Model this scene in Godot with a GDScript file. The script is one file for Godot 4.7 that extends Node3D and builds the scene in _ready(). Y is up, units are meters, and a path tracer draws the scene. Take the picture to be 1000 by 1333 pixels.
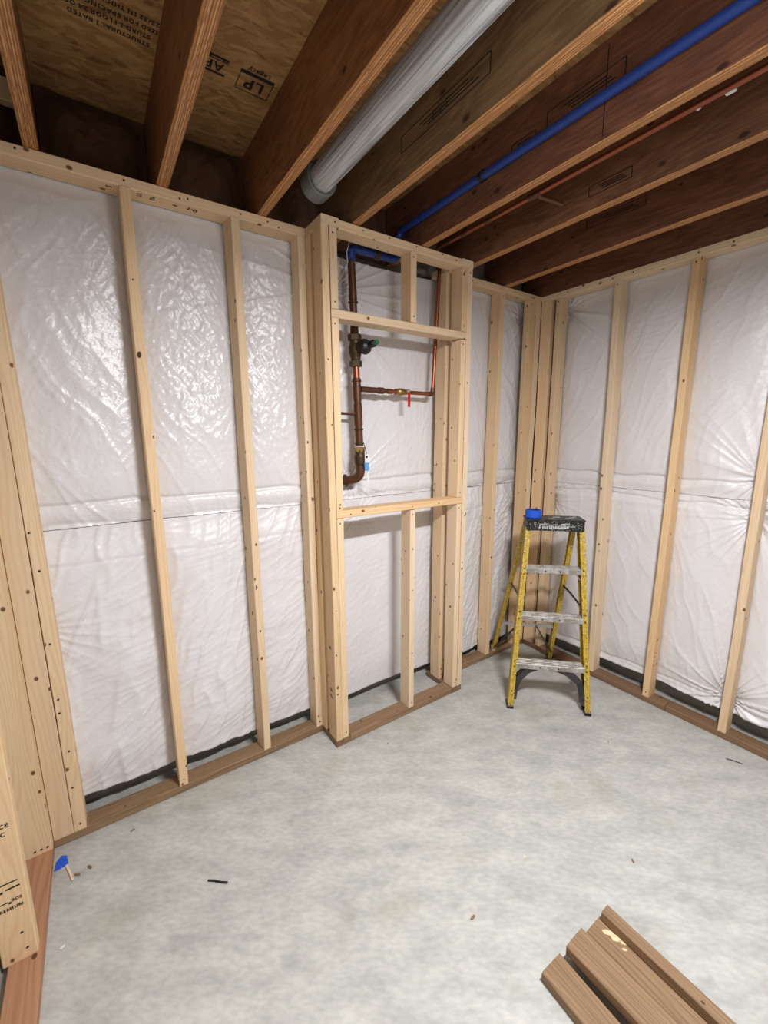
extends Node3D
# An unfinished basement corner: framed walls before poly-faced insulation, LVL joists, a plumbing chase, a stepladder.
# x runs right along the back wall (0 at the corner), z towards the camera (0 at the stud faces), y up, metres.

const H := 2.66            # top of the wall plates = underside of the joists
const PT := 0.038          # thickness of a board
const DP := 0.089          # depth of a board
const JD := 0.292          # joist depth
const BZ := 0.167          # front of the chase
const BL := -1.82
const BR := -0.869

var taken := {}
var M := {}
var rng := RandomNumberGenerator.new()

# ------------------------------------------------------------------ naming
func numbered(called: String, parent: Node) -> String:
	var key := "%d/%s" % [parent.get_instance_id(), called]
	var n: int = taken.get(key, 0)
	taken[key] = n + 1
	return called if n == 0 else "%s_%03d" % [called, n]

func tag(o: Node, label: String, category: String, group := "") -> Node:
	o.set_meta("label", label)
	o.set_meta("category", category)
	if group: o.set_meta("group", group)
	return o

func thing(called: String, at: Transform3D, label: String, category: String, group := "") -> Node3D:
	var o := Node3D.new()
	o.name = numbered(called, self)
	o.transform = at
	add_child(o, true)
	tag(o, label, category, group)
	return o

func part(called: String, mesh: Mesh, mat: Material, parent: Node, at := Transform3D.IDENTITY) -> MeshInstance3D:
	var o := MeshInstance3D.new()
	o.name = numbered(called, parent)
	o.mesh = mesh
	if mat: o.material_override = mat
	o.transform = at
	o.cast_shadow = GeometryInstance3D.SHADOW_CASTING_SETTING_ON
	parent.add_child(o, true)
	return o

func struct_part(called: String, mesh: Mesh, mat: Material, at := Transform3D.IDENTITY) -> MeshInstance3D:
	var o := part(called, mesh, mat, self, at)
	o.set_meta("kind", "structure")
	return o

# a frame whose y axis runs from p0 to p1 and whose x axis lies as near xdir as it can
func frame(p0: Vector3, p1: Vector3, xdir: Vector3) -> Transform3D:
	var y := (p1 - p0).normalized()
	var x := (xdir - y * xdir.dot(y)).normalized()
	return Transform3D(Basis(x, y, x.cross(y)), p0)

# ------------------------------------------------------------------ meshes
func tri(st: SurfaceTool, a: Vector3, b: Vector3, c: Vector3, n: Vector3, ua := Vector2.ZERO, ub := Vector2.ZERO, uc := Vector2.ZERO) -> void:
	if (b - a).cross(c - a).dot(n) > 0.0:
		var t := b; b = c; c = t
		var u := ub; ub = uc; uc = u
	for k in 3:
		st.set_normal(n)
		st.set_uv([ua, ub, uc][k])
		st.add_vertex([a, b, c][k])

func quad(st: SurfaceTool, a: Vector3, b: Vector3, c: Vector3, d: Vector3, n: Vector3, u: Array) -> void:
	tri(st, a, b, c, n, u[0], u[1], u[2])
	tri(st, a, c, d, n, u[0], u[2], u[3])

# a board along y: width w (x), thickness d (z), eased edges; u runs along the grain
func board_mesh(L: float, w: float, d: float, c := 0.0025, uo := 0.0, vo := 0.0, wane := 0.0) -> ArrayMesh:
	var st := SurfaceTool.new()
	st.begin(Mesh.PRIMITIVE_TRIANGLES)
	var hw := w / 2.0
	var hd := d / 2.0
	var poly: Array[Vector2] = [Vector2(-hw + c, hd), Vector2(hw - c, hd), Vector2(hw, hd - c), Vector2(hw, -hd + c), Vector2(hw - c, -hd), Vector2(-hw + c, -hd), Vector2(-hw, -hd + c), Vector2(-hw, hd - c)]
	var n := poly.size()
	var cuts := 1
	if wane > 0.0: cuts = int(ceil(L / 0.12))
	var wob := FastNoiseLite.new()
	wob.seed = int(uo * 9999.0) + int(vo * 777.0)
	wob.frequency = 1.0
	var v := vo
	for i in n:
		var p := poly[i]
		var q := poly[(i + 1) % n]
		var nn := Vector3((q - p).y * -1.0, 0, (q - p).x).normalized()
		nn = Vector3(-(q - p).y, 0, (q - p).x)
		nn = nn.normalized()
		if nn.dot(Vector3(p.x + q.x, 0, p.y + q.y)) < 0: nn = -nn
		var dv := (q - p).length() / 0.3
		for k in cuts:
			var y0 := L * k / cuts
			var y1 := L * (k + 1) / cuts
			var s0 := Vector3(wob.get_noise_2d(y0 * 0.6, 3.0), 0, wob.get_noise_2d(y0 * 0.6, 77.0)) * wane
			var s1 := Vector3(wob.get_noise_2d(y1 * 0.6, 3.0), 0, wob.get_noise_2d(y1 * 0.6, 77.0)) * wane
			quad(st, Vector3(p.x, y0, p.y) + s0, Vector3(q.x, y0, q.y) + s0, Vector3(q.x, y1, q.y) + s1, Vector3(p.x, y1, p.y) + s1, nn,
				[Vector2(uo + y0 / 2.7, v), Vector2(uo + y0 / 2.7, v + dv), Vector2(uo + y1 / 2.7, v + dv), Vector2(uo + y1 / 2.7, v)])
		v += dv
	for e in 2:
		var y := L * e
		var sh := Vector3(wob.get_noise_2d(y * 0.6, 3.0), 0, wob.get_noise_2d(y * 0.6, 77.0)) * wane
		for i in range(1, n - 1):
			tri(st, Vector3(poly[0].x, y, poly[0].y) + sh, Vector3(poly[i].x, y, poly[i].y) + sh, Vector3(poly[i + 1].x, y, poly[i + 1].y) + sh, Vector3(0, e * 2 - 1, 0),
				poly[0] * Vector2(0.3, 3), poly[i] * Vector2(0.3, 3), poly[i + 1] * Vector2(0.3, 3))
	return st.commit()

# a box with bevelled edges centred at the origin
func bevel_box(sx: float, sy: float, sz: float, c := 0.003) -> ArrayMesh:
	return extrude(PackedVector2Array([Vector2(-sx / 2 + c, -sz / 2), Vector2(sx / 2 - c, -sz / 2), Vector2(sx / 2, -sz / 2 + c), Vector2(sx / 2, sz / 2 - c), Vector2(sx / 2 - c, sz / 2), Vector2(-sx / 2 + c, sz / 2), Vector2(-sx / 2, sz / 2 - c), Vector2(-sx / 2, -sz / 2 + c)]), -sy / 2, sy / 2, c)

# a polygon in (x, z) pushed along y from y0 to y1; c insets the ends
func extrude(poly: PackedVector2Array, y0: float, y1: float, c := 0.0) -> ArrayMesh:
	var st := SurfaceTool.new()
	st.begin(Mesh.PRIMITIVE_TRIANGLES)
	var n := poly.size()
	var area := 0.0
	for i in n: area += poly[i].cross(poly[(i + 1) % n])
	var sgn := 1.0 if area > 0 else -1.0
	var ends := [y0, y1]
	var per := 0.0
	for i in n:
		var p := poly[i]
		var q := poly[(i + 1) % n]
		var e := (q - p).normalized()
		var nn := Vector3(e.y, 0, -e.x) * sgn
		var l := (q - p).length()
		quad(st, Vector3(p.x, y0 + c, p.y), Vector3(q.x, y0 + c, q.y), Vector3(q.x, y1 - c, q.y), Vector3(p.x, y1 - c, p.y), nn, [Vector2(per, y0), Vector2(per + l, y0), Vector2(per + l, y1), Vector2(per, y1)])
		per += l
	var inset := poly
	if c > 0:
		var r := Geometry2D.offset_polygon(poly, -c, Geometry2D.JOIN_MITER)
		if r.size() == 1 and r[0].size() == n: inset = r[0]
		else: inset = poly
	for k in 2:
		var y: float = ends[k]
		var ys: float = y + c if k == 0 else y - c
		var up := Vector3(0, k * 2 - 1, 0)
		if c > 0 and inset != poly:
			for i in n:
				var best := 0
				for j in n:
					if inset[j].distance_to(poly[i]) < inset[best].distance_to(poly[i]): best = j
				var best2 := 0
				var pn := poly[(i + 1) % n]
				for j in n:
					if inset[j].distance_to(pn) < inset[best2].distance_to(pn): best2 = j
				var a := Vector3(poly[i].x, ys, poly[i].y)
				var b := Vector3(pn.x, ys, pn.y)
				var cc := Vector3(inset[best2].x, y, inset[best2].y)
				var d := Vector3(inset[best].x, y, inset[best].y)
				var e := (pn - poly[i]).normalized()
				quad(st, a, b, cc, d, (Vector3(e.y, 0, -e.x) * sgn + up).normalized(), [Vector2.ZERO, Vector2.ZERO, Vector2.ZERO, Vector2.ZERO])
		var idx := Geometry2D.triangulate_polygon(inset)
		for i in range(0, idx.size(), 3):
			var yy := y if inset != poly or c == 0 else ys
			tri(st, Vector3(inset[idx[i]].x, yy, inset[idx[i]].y), Vector3(inset[idx[i + 1]].x, yy, inset[idx[i + 1]].y), Vector3(inset[idx[i + 2]].x, yy, inset[idx[i + 2]].y), up, inset[idx[i]], inset[idx[i + 1]], inset[idx[i + 2]])
	return st.commit()

# a profile of (radius, y) turned about y; sharp corners where the profile turns
func lathe(prof: Array, seg := 20) -> ArrayMesh:
	var st := SurfaceTool.new()
	st.begin(Mesh.PRIMITIVE_TRIANGLES)
	for i in prof.size() - 1:
		var p: Vector2 = prof[i]
		var q: Vector2 = prof[i + 1]
		var e := (q - p).normalized()
		for s in seg:
			var a0 := TAU * s / seg
			var a1 := TAU * (s + 1) / seg
			var d0 := Vector3(cos(a0), 0, sin(a0))
			var d1 := Vector3(cos(a1), 0, sin(a1))
			var vs := [d0 * p.x + Vector3(0, p.y, 0), d1 * p.x + Vector3(0, p.y, 0), d1 * q.x + Vector3(0, q.y, 0), d0 * q.x + Vector3(0, q.y, 0)]
			var ns := [d0 * e.y - Vector3(0, e.x, 0), d1 * e.y - Vector3(0, e.x, 0), d1 * e.y - Vector3(0, e.x, 0), d0 * e.y - Vector3(0, e.x, 0)]
			for t in [[0, 1, 2], [0, 2, 3]]:
				var ax: Vector3 = vs[t[0]]
				var bx: Vector3 = vs[t[1]]
				var cx: Vector3 = vs[t[2]]
				var o: Array = t
				if (bx - ax).cross(cx - ax).dot(ns[t[0]]) > 0: o = [t[0], t[2], t[1]]
				for k in o:
					st.set_normal(ns[k])
					st.set_uv(Vector2(float(s) / seg, vs[k].y))
					st.add_vertex(vs[k])
	return st.commit()

# a profile (in the plane across the path) swept along points; smooth for round profiles
func sweep(pts: Array, prof: PackedVector2Array, hint: Vector3, smooth := false) -> ArrayMesh:
	var st := SurfaceTool.new()
	st.begin(Mesh.PRIMITIVE_TRIANGLES)
	var rings := []
	var norms := []
	var x := hint
	var n := prof.size()
	for i in pts.size():
		var a: Vector3 = pts[max(i - 1, 0)]
		var b: Vector3 = pts[min(i + 1, pts.size() - 1)]
		var t := (b - a).normalized()
		x = (x - t * x.dot(t)).normalized()
		var z := t.cross(x)
		var ring := []
		var nr := []
		for p in prof:
			ring.append(pts[i] + x * p.x + z * p.y)
			nr.append((x * p.x + z * p.y).normalized())
		rings.append(ring)
		norms.append(nr)
	var along := 0.0
	for i in pts.size() - 1:
		var step: float = (pts[i + 1] - pts[i]).length()
		for k in n:
			var k2 := (k + 1) % n
			var vs := [rings[i][k], rings[i][k2], rings[i + 1][k2], rings[i + 1][k]]
			var us := [Vector2(along, float(k) / n), Vector2(along, float(k + 1) / n), Vector2(along + step, float(k + 1) / n), Vector2(along + step, float(k) / n)]
			if smooth:
				var ns := [norms[i][k], norms[i][k2], norms[i + 1][k2], norms[i + 1][k]]
				for t in [[0, 1, 2], [0, 2, 3]]:
					var o: Array = t
					if (vs[t[1]] - vs[t[0]]).cross(vs[t[2]] - vs[t[0]]).dot(ns[t[0]]) > 0: o = [t[0], t[2], t[1]]
					for m in o:
						st.set_normal(ns[m])
						st.set_uv(us[m])
						st.add_vertex(vs[m])
			else:
				var cen: Vector3 = (pts[i] + pts[i + 1]) / 2.0
				var nn: Vector3 = (vs[1] - vs[0]).cross(vs[3] - vs[0]).normalized()
				if nn.dot((vs[0] + vs[1] + vs[2] + vs[3]) / 4.0 - cen) < 0: nn = -nn
				quad(st, vs[0], vs[1], vs[2], vs[3], nn, us)
		along += step
	for e in [0, pts.size() - 1]:
		var t: Vector3 = (pts[0] - pts[1]).normalized() if e == 0 else (pts[-1] - pts[-2]).normalized()
		var idx := Geometry2D.triangulate_polygon(prof)
		for i in range(0, idx.size(), 3):
			tri(st, rings[e][idx[i]], rings[e][idx[i + 1]], rings[e][idx[i + 2]], t)
	return st.commit()

func circle(r: float, seg := 14) -> PackedVector2Array:
	var a := PackedVector2Array()
	for i in seg: a.append(Vector2(cos(TAU * i / seg), sin(TAU * i / seg)) * r)
	return a

func rect(w: float, h: float) -> PackedVector2Array:
	return PackedVector2Array([Vector2(-w / 2, -h / 2), Vector2(w / 2, -h / 2), Vector2(w / 2, h / 2), Vector2(-w / 2, h / 2)])

func tube(pts: Array, r: float, seg := 14) -> ArrayMesh:
	return sweep(pts, circle(r, seg), Vector3(0.31, 0.23, 0.9), true)

# points of a path whose corners are rounded
func bent(pts: Array, r: float, steps := 6) -> Array:
	var out := [pts[0]]
	for i in range(1, pts.size() - 1):
		var p: Vector3 = pts[i]
		var a: Vector3 = p + (pts[i - 1] - p).normalized() * r
		var b: Vector3 = p + (pts[i + 1] - p).normalized() * r
		for k in steps + 1:
			var t := float(k) / steps
			out.append(a.lerp(p, t).lerp(p.lerp(b, t), t))
	out.append(pts[-1])
	return out

# flat print: letters a fraction of a millimetre thick
func print_text(text: String, size: float, at: Transform3D, parent: Node, bold := true, mat: Material = null, called := "printed_text", left := false) -> MeshInstance3D:
	var tm := TextMesh.new()
	var f := SystemFont.new()
	f.font_names = PackedStringArray(["Droid Sans"])
	if bold: f.font_weight = 700
	tm.font = f
	tm.text = text
	tm.font_size = 32
	tm.pixel_size = size / 32.0
	tm.depth = 0.0006
	tm.curve_step = 1.0
	if left: tm.horizontal_alignment = HORIZONTAL_ALIGNMENT_LEFT
	return part(called, tm, mat if mat else M.ink, parent, at)

func ink_bar(w: float, h: float, at: Transform3D, parent: Node) -> void:
	var b := BoxMesh.new()
	b.size = Vector3(w, h, 0.0006)
	part("printed_bar", b, M.ink, parent, at)

# ------------------------------------------------------------------ materials
func noise(freq: float, sd: int, oct := 3) -> FastNoiseLite:
	var n := FastNoiseLite.new()
	n.noise_type = FastNoiseLite.TYPE_SIMPLEX_SMOOTH
	n.seed = sd
	n.frequency = freq
	n.fractal_type = FastNoiseLite.FRACTAL_FBM
	n.fractal_octaves = oct
	return n

# grain of a sawn board: u along 2.7 m, v across 0.3 m
func wood_texture(sd: int, light: Color, dark: Color, knot: Color, rings: float, knots: int, streak := 0.35) -> ImageTexture:
	var w := 1024
	var h := 160
	var im := Image.create(w, h, false, Image.FORMAT_RGB8)
	var r := RandomNumberGenerator.new()
	r.seed = sd
	var na := noise(1.0, sd, 2)
	var nb := noise(1.0, sd + 5, 3)
	var kn := []
	for i in knots: kn.append(Vector3(r.randf() * 2.7, r.randf() * 0.3, r.randf_range(0.003, 0.007)))
	for y in h:
		var v := 0.3 * y / h
		for x in w:
			var u := 2.7 * x / w
			var g := v + na.get_noise_2d(u * 0.9, v * 7.0) * 0.045
			var kd := 0.0
			for k in kn:
				var du: float = (u - k.x)
				if absf(du) > 0.16: continue
				var dv: float = v - k.y
				var e: float = sqrt(du * du * 0.2 + dv * dv) / k.z
				if e < 6.0:
					g += signf(dv) * k.z * 0.9 * exp(-e * 0.5)
					if e < 1.25: kd = maxf(kd, clampf((1.25 - sqrt(du * du * 0.55 + dv * dv) / k.z) * 3.0, 0, 1))
			var s := 0.5 + 0.5 * sin(g * rings * TAU)
			s = pow(s, 2.5) * 0.55
			var f := nb.get_noise_2d(u * 3.0, v * 220.0) * streak
			var t := clampf(s * 0.6 + f * 0.6 + 0.14 + na.get_noise_2d(u * 0.6 + 40.0, v * 9.0) * 0.25, 0, 1)
			var c := light.lerp(dark, t)
			if kd > 0: c = c.lerp(knot, kd * 0.85)
			im.set_pixel(x, y, c)
	return ImageTexture.create_from_image(im)

func std(col: Color, rough := 0.7, metal := 0.0, tex: Texture2D = null) -> StandardMaterial3D:
	var m := StandardMaterial3D.new()
	m.albedo_color = col
	m.roughness = rough
	m.metallic = metal
	if tex: m.albedo_texture = tex
	return m

func noise_normal(freq: float, sd: int, strength: float, size := 512, ridged := false) -> NoiseTexture2D:
	var t := NoiseTexture2D.new()
	t.width = size
	t.height = size
	t.seamless = true
	t.as_normal_map = true
	t.bump_strength = strength
	var n := noise(freq, sd, 4)
	if ridged: n.fractal_type = FastNoiseLite.FRACTAL_RIDGED
	t.noise = n
	return t

func veneer_texture(sd: int, light: Color, dark: Color) -> ImageTexture:
	# face of an LVL joist: u along 3 m, v over the depth of 0.3 m
	var w := 768
	var h := 128
	var im := Image.create(w, h, false, Image.FORMAT_RGB8)
	var na := noise(1.0, sd, 3)
	var nb := noise(1.0, sd + 3, 3)
	var r := RandomNumberGenerator.new()
	r.seed = sd
	var kn := []
	for i in 16: kn.append(Vector3(r.randf() * 3.0, r.randf() * 0.3, r.randf_range(0.006, 0.013)))
	for y in h:
		var v := 0.3 * y / h
		for x in w:
			var u := 3.0 * x / w
			var g := na.get_noise_2d(u * 1.1, v * 5.0)
			var s := 0.5 + 0.5 * sin((g * 3.0 + v * 14.0) * TAU)
			var t := clampf(0.3 + s * 0.3 + nb.get_noise_2d(u * 6.0, v * 120.0) * 0.5 + na.get_noise_2d(u * 2.0 + 9.0, v * 6.0) * 0.45, 0, 1)
			var c := light.lerp(dark, t)
			for k in kn:
				var e: float = sqrt((u - k.x) * (u - k.x) * 0.35 + (v - k.y) * (v - k.y)) / k.z
				if e < 1.0: c = c.lerp(Color(0.16, 0.08, 0.05), clampf((1.0 - e) * 1.6, 0, 0.75))
			im.set_pixel(x, y, c)
	return ImageTexture.create_from_image(im)

func make_materials() -> void:
	rng.seed = 20
	var pine_a := [Color(0.89, 0.80, 0.68), Color(0.90, 0.81, 0.69), Color(0.89, 0.785, 0.64), Color(0.90, 0.805, 0.68)]
	var pine_b := [Color(0.82, 0.69, 0.55), Color(0.83, 0.71, 0.57), Color(0.80, 0.65, 0.48), Color(0.82, 0.69, 0.54)]
	M.pine = []
	for i in 4:
		var tx := wood_texture(31 + i * 7, pine_a[i], pine_b[i], Color(0.36, 0.22, 0.12), 42.0 + i * 9.0, 24)
		for k in 3:
			var m := std([Color(1, 1, 1), Color(0.965, 0.945, 0.915), Color(1.0, 0.97, 0.92)][k], 0.62, 0.0, tx)
			M.pine.append(m)
	M.treated = []
	for i in 2:
		var tx := wood_texture(90 + i * 5, Color(0.57, 0.455, 0.335), Color(0.37, 0.275, 0.19), Color(0.25, 0.15, 0.09), 60.0, 16, 0.6)
		M.treated.append(std(Color(1, 1, 1), 0.75, 0.0, tx))
	M.redwood = std(Color(1, 1, 1), 0.7, 0.0, wood_texture(77, Color(0.70, 0.52, 0.39), Color(0.56, 0.38, 0.27), Color(0.3, 0.16, 0.1), 34.0, 6, 0.5))
	M.treated_red = std(Color(1, 1, 1), 0.72, 0.0, wood_texture(57, Color(0.54, 0.42, 0.31), Color(0.38, 0.28, 0.205), Color(0.22, 0.13, 0.08), 50.0, 12, 0.5))
	# joist faces and joist edges
	M.lvl = []
	var la := [Color(0.60, 0.41, 0.245), Color(0.55, 0.435, 0.30), Color(0.51, 0.33, 0.235), Color(0.53, 0.37, 0.26)]
	var lb := [Color(0.41, 0.25, 0.135), Color(0.37, 0.28, 0.185), Color(0.33, 0.20, 0.145), Color(0.36, 0.235, 0.16)]
	for i in 4: M.lvl.append(std(Color(1, 1, 1), 0.6, 0.0, veneer_texture(11 + i * 13, la[i], lb[i])))
	var pim := Image.create(256, 32, false, Image.FORMAT_RGB8)
	var pn := noise(1.0, 8, 2)
	for y in 32:
		for x in 256:
			var ply := int(y / 32.0 * 13.0 + pn.get_noise_2d(x * 0.02, 4.0) * 0.25)
			var fr := fposmod(y / 32.0 * 13.0 + pn.get_noise_2d(x * 0.02, 4.0) * 0.25, 1.0)
			var c := Color(0.76, 0.55, 0.33) if ply % 2 == 0 else Color(0.62, 0.41, 0.22)
			if ply % 5 == 3: c = Color(0.84, 0.65, 0.42)
			if fr < 0.22: c = c.lerp(Color(0.34, 0.18, 0.09), 0.6)
			c = c.lerp(Color(0.45, 0.25, 0.12), clampf(pn.get_noise_2d(x * 0.06, y * 0.9) * 0.8, 0, 0.7))
			pim.set_pixel(x, y, c)
	M.plies = std(Color(1, 1, 1), 0.6, 0.0, ImageTexture.create_from_image(pim))
	# OSB: strands lying in many directions
	var oim := Image.create(1024, 1024, false, Image.FORMAT_RGB8)
	oim.fill(Color(0.58, 0.42, 0.24))
	var orr := RandomNumberGenerator.new()
	orr.seed = 4
	for i in 5200:
		var cx := orr.randi_range(0, 1023)
		var cy := orr.randi_range(0, 1023)
		var ang := orr.randfn(0.1, 0.42)
		var ln := orr.randf_range(14, 46)
		var wd := orr.randf_range(2.5, 8.5)
		var tone := orr.randf()
		var c := Color(0.55, 0.40, 0.23).lerp(Color(0.76, 0.60, 0.39), tone)
		if orr.randf() < 0.05: c = Color(0.42, 0.28, 0.15)
		var ca := cos(ang)
		var sa := sin(ang)
		for b in range(int(-wd), int(wd) + 1):
			for a in range(int(-ln), int(ln) + 1):
				if absf(b) > wd * (1.0 - pow(absf(a) / ln, 4.0)): continue
				var px := posmod(cx + int(a * ca - b * sa), 1024)
				var py := posmod(cy + int(a * sa + b * ca), 1024)
				im_blend(oim, px, py, c, 0.6)
	M.osb = std(Color(1, 1, 1), 0.8, 0.0, ImageTexture.create_from_image(oim))
	# poly facing of the insulation: glossy white film over batts
	M.film = std(Color(0.865, 0.85, 0.852), 0.33)
	M.film.metallic_specular = 0.6
	M.film.normal_enabled = true
	M.film.normal_texture = noise_normal(0.016, 5, 7.0, 512, true)
	M.film.normal_scale = 0.25
	M.film.uv1_triplanar = true
	M.film.uv1_world_triplanar = true
	M.film.uv1_scale = Vector3(2.1, 2.1, 2.1)
	M.film_rough = M.film.duplicate()
	M.film_rough.roughness = 0.42
	M.film_rough.normal_scale = 0.12
	# floor slab
	var fim := Image.create(1024, 1024, false, Image.FORMAT_RGB8)
	var f1 := noise(0.006, 3, 5)
	var f2 := noise(0.02, 17, 5)
	var f3 := noise(0.20, 23, 3)
	for y in 1024:
		for x in 1024:
			var wx := x * 0.8 + y * 0.6
			var wy := y * 0.8 - x * 0.6
			var t := f1.get_noise_2d(x * 0.8, y * 0.8) * 0.22 + f2.get_noise_2d(wx * 0.6, wy * 1.5) * 0.42 + f3.get_noise_2d(wx * 0.35, wy * 0.8) * 0.34
			var c := Color(0.75, 0.745, 0.715).lerp(Color(0.60, 0.60, 0.58), clampf(0.40 + t, 0, 1))
			var st := f1.get_noise_2d(x * 1.1 + 4000, y * 1.1)
			if st > 0.34: c = c.lerp(Color(0.63, 0.59, 0.50), clampf((st - 0.34) * 1.0, 0, 0.25))
			var dk := f2.get_noise_2d(wx * 0.5 + 900.0, wy * 0.9 + 70.0)
			if dk > 0.36: c = c.lerp(Color(0.50, 0.50, 0.49), clampf((dk - 0.36) * 1.2, 0, 0.2))
			fim.set_pixel(x, y, c)
	M.slab = std(Color(1, 1, 1), 0.62, 0.0, ImageTexture.create_from_image(fim))
	M.slab.uv1_triplanar = true
	M.slab.uv1_world_triplanar = true
	M.slab.uv1_scale = Vector3(0.3, 0.3, 0.3)
	M.slab.normal_enabled = true
	M.slab.normal_texture = noise_normal(0.02, 41, 3.0)
	M.slab.normal_scale = 0.25
	M.concrete = std(Color(0.56, 0.54, 0.51), 0.9)
	M.concrete.normal_enabled = true
	M.concrete.normal_texture = noise_normal(0.02, 43, 6.0)
	M.concrete.uv1_triplanar = true
	M.concrete.uv1_world_triplanar = true
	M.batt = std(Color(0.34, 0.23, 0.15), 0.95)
	M.knot = std(Color(0.26, 0.16, 0.10), 0.7)
	M.ink = std(Color(0.09, 0.07, 0.06), 0.8)
	M.steel = std(Color(0.30, 0.28, 0.26), 0.45, 0.8)
	M.copper = std(Color(0.60, 0.35, 0.25), 0.36, 0.8)
	M.copper_old = std(Color(0.38, 0.25, 0.18), 0.45, 0.6)
	M.brass = std(Color(0.62, 0.50, 0.28), 0.4, 0.8)
	M.bronze = std(Color(0.30, 0.235, 0.165), 0.5, 0.6)
	M.black = std(Color(0.045, 0.045, 0.05), 0.45)
	M.green = std(Color(0.16, 0.42, 0.28), 0.5)
	M.red = std(Color(0.72, 0.08, 0.10), 0.4)
	M.blue = std(Color(0.10, 0.22, 0.50), 0.5)
	M.blue_tape = std(Color(0.10, 0.33, 0.80), 0.55)
	M.pvc = std(Color(0.72, 0.73, 0.74), 0.16)
	M.pvc.normal_enabled = true
	M.pvc.normal_texture = noise_normal(0.008, 9, 10.0, 256)
	M.pvc.uv1_scale = Vector3(0.3, 3.0, 1)
	M.pvc.normal_scale = 1.6
	M.collar = std(Color(0.45, 0.46, 0.46), 0.3)
	M.white = std(Color(0.86, 0.86, 0.85), 0.5)
	M.tag_blue = std(Color(0.35, 0.60, 0.78), 0.4)
	M.alu = std(Color(0.72, 0.71, 0.70), 0.42, 0.75)
	var yim := Image.create(64, 512, false, Image.FORMAT_RGB8)
	var yn := noise(0.05, 61, 4)
	for y in 512:
		for x in 64:
			var t := yn.get_noise_2d(x * 2.0, y * 0.6)
			var c := Color(0.78, 0.64, 0.15).lerp(Color(0.62, 0.51, 0.20), clampf(0.4 + t, 0, 1))
			if yn.get_noise_2d(x * 4.0 + 900, y * 2.5) > 0.38: c = Color(0.82, 0.78, 0.66)
			if yn.get_noise_2d(x * 4.0 - 900, y * 2.5) > 0.42: c = Color(0.22, 0.18, 0.10)
			yim.set_pixel(x, y, c)
	M.yellow = std(Color(1, 1, 1), 0.5, 0.0, ImageTexture.create_from_image(yim))
	M.yellow.uv1_scale = Vector3(8, 0.8, 1)
	M.alu_worn = std(Color(0.76, 0.75, 0.73), 0.5, 0.35, splatter(Color(0.93, 0.92, 0.91), Color(0.74, 0.71, 0.67), Color(1, 1, 1), 71))
	M.alu_worn.uv1_scale = Vector3(4, 4, 1)
	M.cap = std(Color(1, 1, 1), 0.45, 0.0, splatter(Color(0.05, 0.05, 0.055), Color(0.10, 0.10, 0.11), Color(0.62, 0.62, 0.60), 83))
	M.cap.uv1_scale = Vector3(4, 4, 1)
	M.brace = std(Color(1, 1, 1), 0.5, 0.0, splatter(Color(0.055, 0.055, 0.06), Color(0.12, 0.12, 0.13), Color(0.50, 0.50, 0.48), 87))
	M.brace.uv1_scale = Vector3(6, 6, 1)
	M.paint = std(Color(0.70, 0.70, 0.68), 0.6)
	M.drywall = std(Color(0.74, 0.72, 0.69), 0.9)

func im_blend(im: Image, x: int, y: int, c: Color, k: float) -> void:
	im.set_pixel(x, y, im.get_pixel(x, y).lerp(c, k))

func splatter(base: Color, second: Color, spots: Color, sd: int) -> ImageTexture:
	var im := Image.create(128, 128, false, Image.FORMAT_RGB8)
	var a := noise(0.03, sd, 4)
	var b := noise(0.11, sd + 1, 2)
	for y in 128:
		for x in 128:
			var c := base.lerp(second, clampf(0.4 + a.get_noise_2d(x, y) * 1.4, 0, 1))
			var s := b.get_noise_2d(x, y * 1.5)
			if s > 0.33: c = c.lerp(spots, clampf((s - 0.33) * 8.0, 0, 1))
			im.set_pixel(x, y, c)
	return ImageTexture.create_from_image(im)

# ------------------------------------------------------------------ boards
var pine_at := 0
func pine() -> Material:
	pine_at += 1
	return M.pine[(pine_at * 5) % M.pine.size()]

func board(called: String, p0: Vector3, p1: Vector3, xdir: Vector3, w: float, d: float, mat: Material, label: String, category: String, group := "", wane := 0.0, ease := 0.0025) -> Node3D:
	var o := thing(called, frame(p0, p1, xdir), label, category, group)
	part("board", board_mesh((p1 - p0).length(), w, d, ease, rng.randf() * 0.05, rng.randf() * 0.15, wane), mat, o)
	return o

var nail_mesh: ArrayMesh
func nail(o: Node3D, at: Vector3, n: Vector3) -> void:
	if nail_mesh == null: nail_mesh = lathe([Vector2(0.0042, -0.001), Vector2(0.0042, 0.0006), Vector2(0.003, 0.0011), Vector2(0.0, 0.0011)], 8)
	var t := frame(at, at + n, Vector3(0.3, 0.5, 0.77))
	part("nail", nail_mesh, M.steel, o, o.transform.affine_inverse() * t)

var knot_mesh: ArrayMesh
func knot(o: Node3D, at: Vector3, n: Vector3, r: float) -> void:
	if knot_mesh == null: knot_mesh = lathe([Vector2(1.0, -0.001), Vector2(0.95, 0.0004), Vector2(0.55, 0.0006), Vector2(0.5, 0.0), Vector2(0.0, 0.0003)], 12)
	var t := frame(at, at + n, Vector3(0.1, 0.95, 0.1))
	part("knot", knot_mesh, M.knot, o, o.transform.affine_inverse() * t * Transform3D(Basis.IDENTITY.scaled(Vector3(r, 1, r * 0.6)), Vector3.ZERO))

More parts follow.
